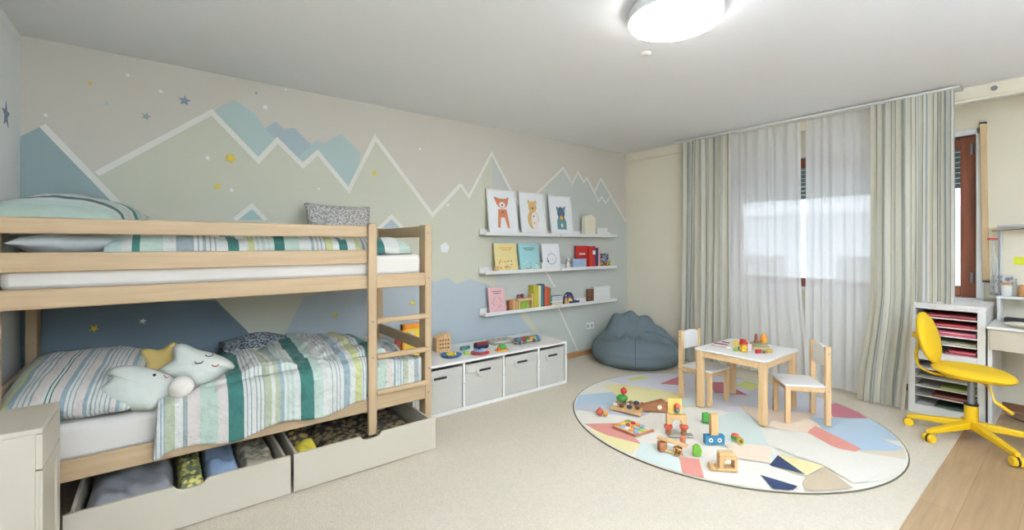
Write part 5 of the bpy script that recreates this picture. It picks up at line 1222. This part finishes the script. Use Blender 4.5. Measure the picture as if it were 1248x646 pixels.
arm_pts = smooth([Vector((cx, cy + .10, .402)), Vector((cx, cy + .19, .405)), Vector((cx, cy + .265, .44)), Vector((cx - .005, bc.y + .065, .52)), Vector((cx, bc.y + .055, .60)), Vector((cx, bc.y + .05, .67))])
build('back_support', MB().tube(arm_pts, .018, 8, flat=.5), YEL, t)
kn = PX(1121, 408, 4.36); build('knob', MB().cyl((cx, bc.y + .03, .665), (cx, bc.y + .085, .665), .022, n=18), YEL, t)
build('lever', MB().tube(smooth([Vector((cx, cy - .03, .40)), Vector((cx - .05, cy - .09, .38)), Vector((cx - .08, cy - .12, .30)), Vector((cx - .10, cy - .19, .255))]), .006, 8).tube([Vector((cx - .08, cy - .12, .30)), Vector((cx - .105, cy - .20, .25))], .011, 8), YEL, t)

# ------------------------------------------------------------------ ceiling lamp
lc = (PZ(766, 38, 2.42) + PZ(883, 18, 2.42)) / 2
LR = (PZ(766, 38, 2.42) - PZ(883, 18, 2.42)).length / 2
t = thing('ceiling_lamp', 'round white flush ceiling lamp, switched on', 'lamp', (lc.x, lc.y, CZ))
T_ = Matrix.Translation((lc.x, lc.y, 0))
build('rim', MB().lathe([(LR * .6, CZ), (LR * .96, CZ - .004), (LR * 1.0, CZ - .03), (LR * 1.0, CZ - .062), (LR * .985, CZ - .064)], 64, M=T_), mat('lamp_rim', (236, 236, 234), .4, 0), t)
dif = bpy.data.materials.new('lamp_diffuser'); dif.use_nodes = True; b = dif.node_tree.nodes['Principled BSDF']
b.inputs['Base Color'].default_value = (.9, .9, .9, 1); b.inputs['Emission Color'].default_value = lin((246, 248, 255)); b.inputs['Emission Strength'].default_value = 27
build('diffuser', MB().lathe([(LR * .985, CZ - .063), (LR * .97, CZ - .075), (LR * .80, CZ - .092), (LR * .5, CZ - .104), (LR * .2, CZ - .108)], 64, M=T_), dif, t)
tag(build('smoke_detector', MB().lathe([(.03, 2.5), (.032, 2.49), (.022, 2.482)], 20, M=Matrix.Translation(PZ(787, 66, 2.49).xy.to_3d())), WHITE, loc=PZ(787, 66, 2.5)), 'tiny white hook cap on the ceiling beside the lamp', 'ceiling cap')

# ------------------------------------------------------------------ light
# ceiling lamp added behind the camera, out of view, as fill light
l2 = (1.2, -1.0)
t = thing('ceiling_lamp', 'added round fill lamp on the ceiling of the unseen rear half', 'lamp', (l2[0], l2[1], CZ)); T_ = Matrix.Translation((l2[0], l2[1], 0))
build('rim', MB().lathe([(.2, CZ), (.27, CZ - .004), (.28, CZ - .03), (.28, CZ - .062), (.27, CZ - .064)], 48, M=T_), mat('lamp_rim', 0), t)
dif2 = dif.copy(); dif2.node_tree.nodes['Principled BSDF'].inputs['Emission Strength'].default_value = 7
build('diffuser', MB().lathe([(.27, CZ - .063), (.25, CZ - .08), (.1, CZ - .10)], 48, M=T_), dif2, t)
# uplighters added out of view in the rear half, bouncing fill off the ceiling
ub = bpy.data.materials.new('fill_uplight_bulb'); ub.use_nodes = True; b = ub.node_tree.nodes['Principled BSDF']; b.inputs['Emission Color'].default_value = lin((212, 230, 255)); b.inputs['Emission Strength'].default_value = 560
for lx, ly, where in ((.3, -1.5, 'bed side'), (1.9, -1.6, 'desk side')):
    t = thing('fill_uplighter', 'added white fill uplighter, unseen near the rear wall, ' + where, 'lamp', (lx, ly, 0), 0, 'added fill uplighters'); T_ = Matrix.Translation((lx, ly, 0))
    build('base', MB().lathe([(.14, 0), (.14, .015), (.02, .025)], 32, M=T_), WHITE, t); build('pole', MB().cyl((lx, ly, .02), (lx, ly, 1.62), .012), WHITE, t)
    build('lamp_shade', MB().lathe([(.02, 1.60), (.12, 1.64), (.19, 1.72), (.185, 1.72), (.11, 1.65), (.02, 1.62)], 40, M=T_), WHITE, t)
    build('bulb', MB().lathe([(.02, 1.655), (.12, 1.665), (.12, 1.675), (.02, 1.68)], 32, M=T_), ub, t)
wd = bpy.data.worlds.new('sky'); bpy.context.scene.world = wd; wd.use_nodes = True
bg = wd.node_tree.nodes['Background']; bg.inputs[0].default_value = (.86, .93, 1, 1); bg.inputs[1].default_value = 2.1

# ------------------------------------------------------------------ camera
cam = bpy.data.cameras.new('camera'); co_ = bpy.data.objects.new('camera', cam); C.objects.link(co_)
co_.location = (0, 0, H); co_.rotation_euler = (radians(90), 0, TH - radians(90))
cam.sensor_width = 36; cam.lens = 36 * F / 1248; cam.shift_y = (V0 - 323) / 1248 ; cam.clip_start = .02
sc = bpy.context.scene; sc.camera = co_
sc.view_settings.view_transform = 'Standard'; sc.view_settings.look = 'None'; sc.view_settings.gamma = 1; sc.view_settings.exposure = .74
sc.view_settings.use_curve_mapping = False
for o in bpy.data.objects:
    if '_w' in o: del o['_w']
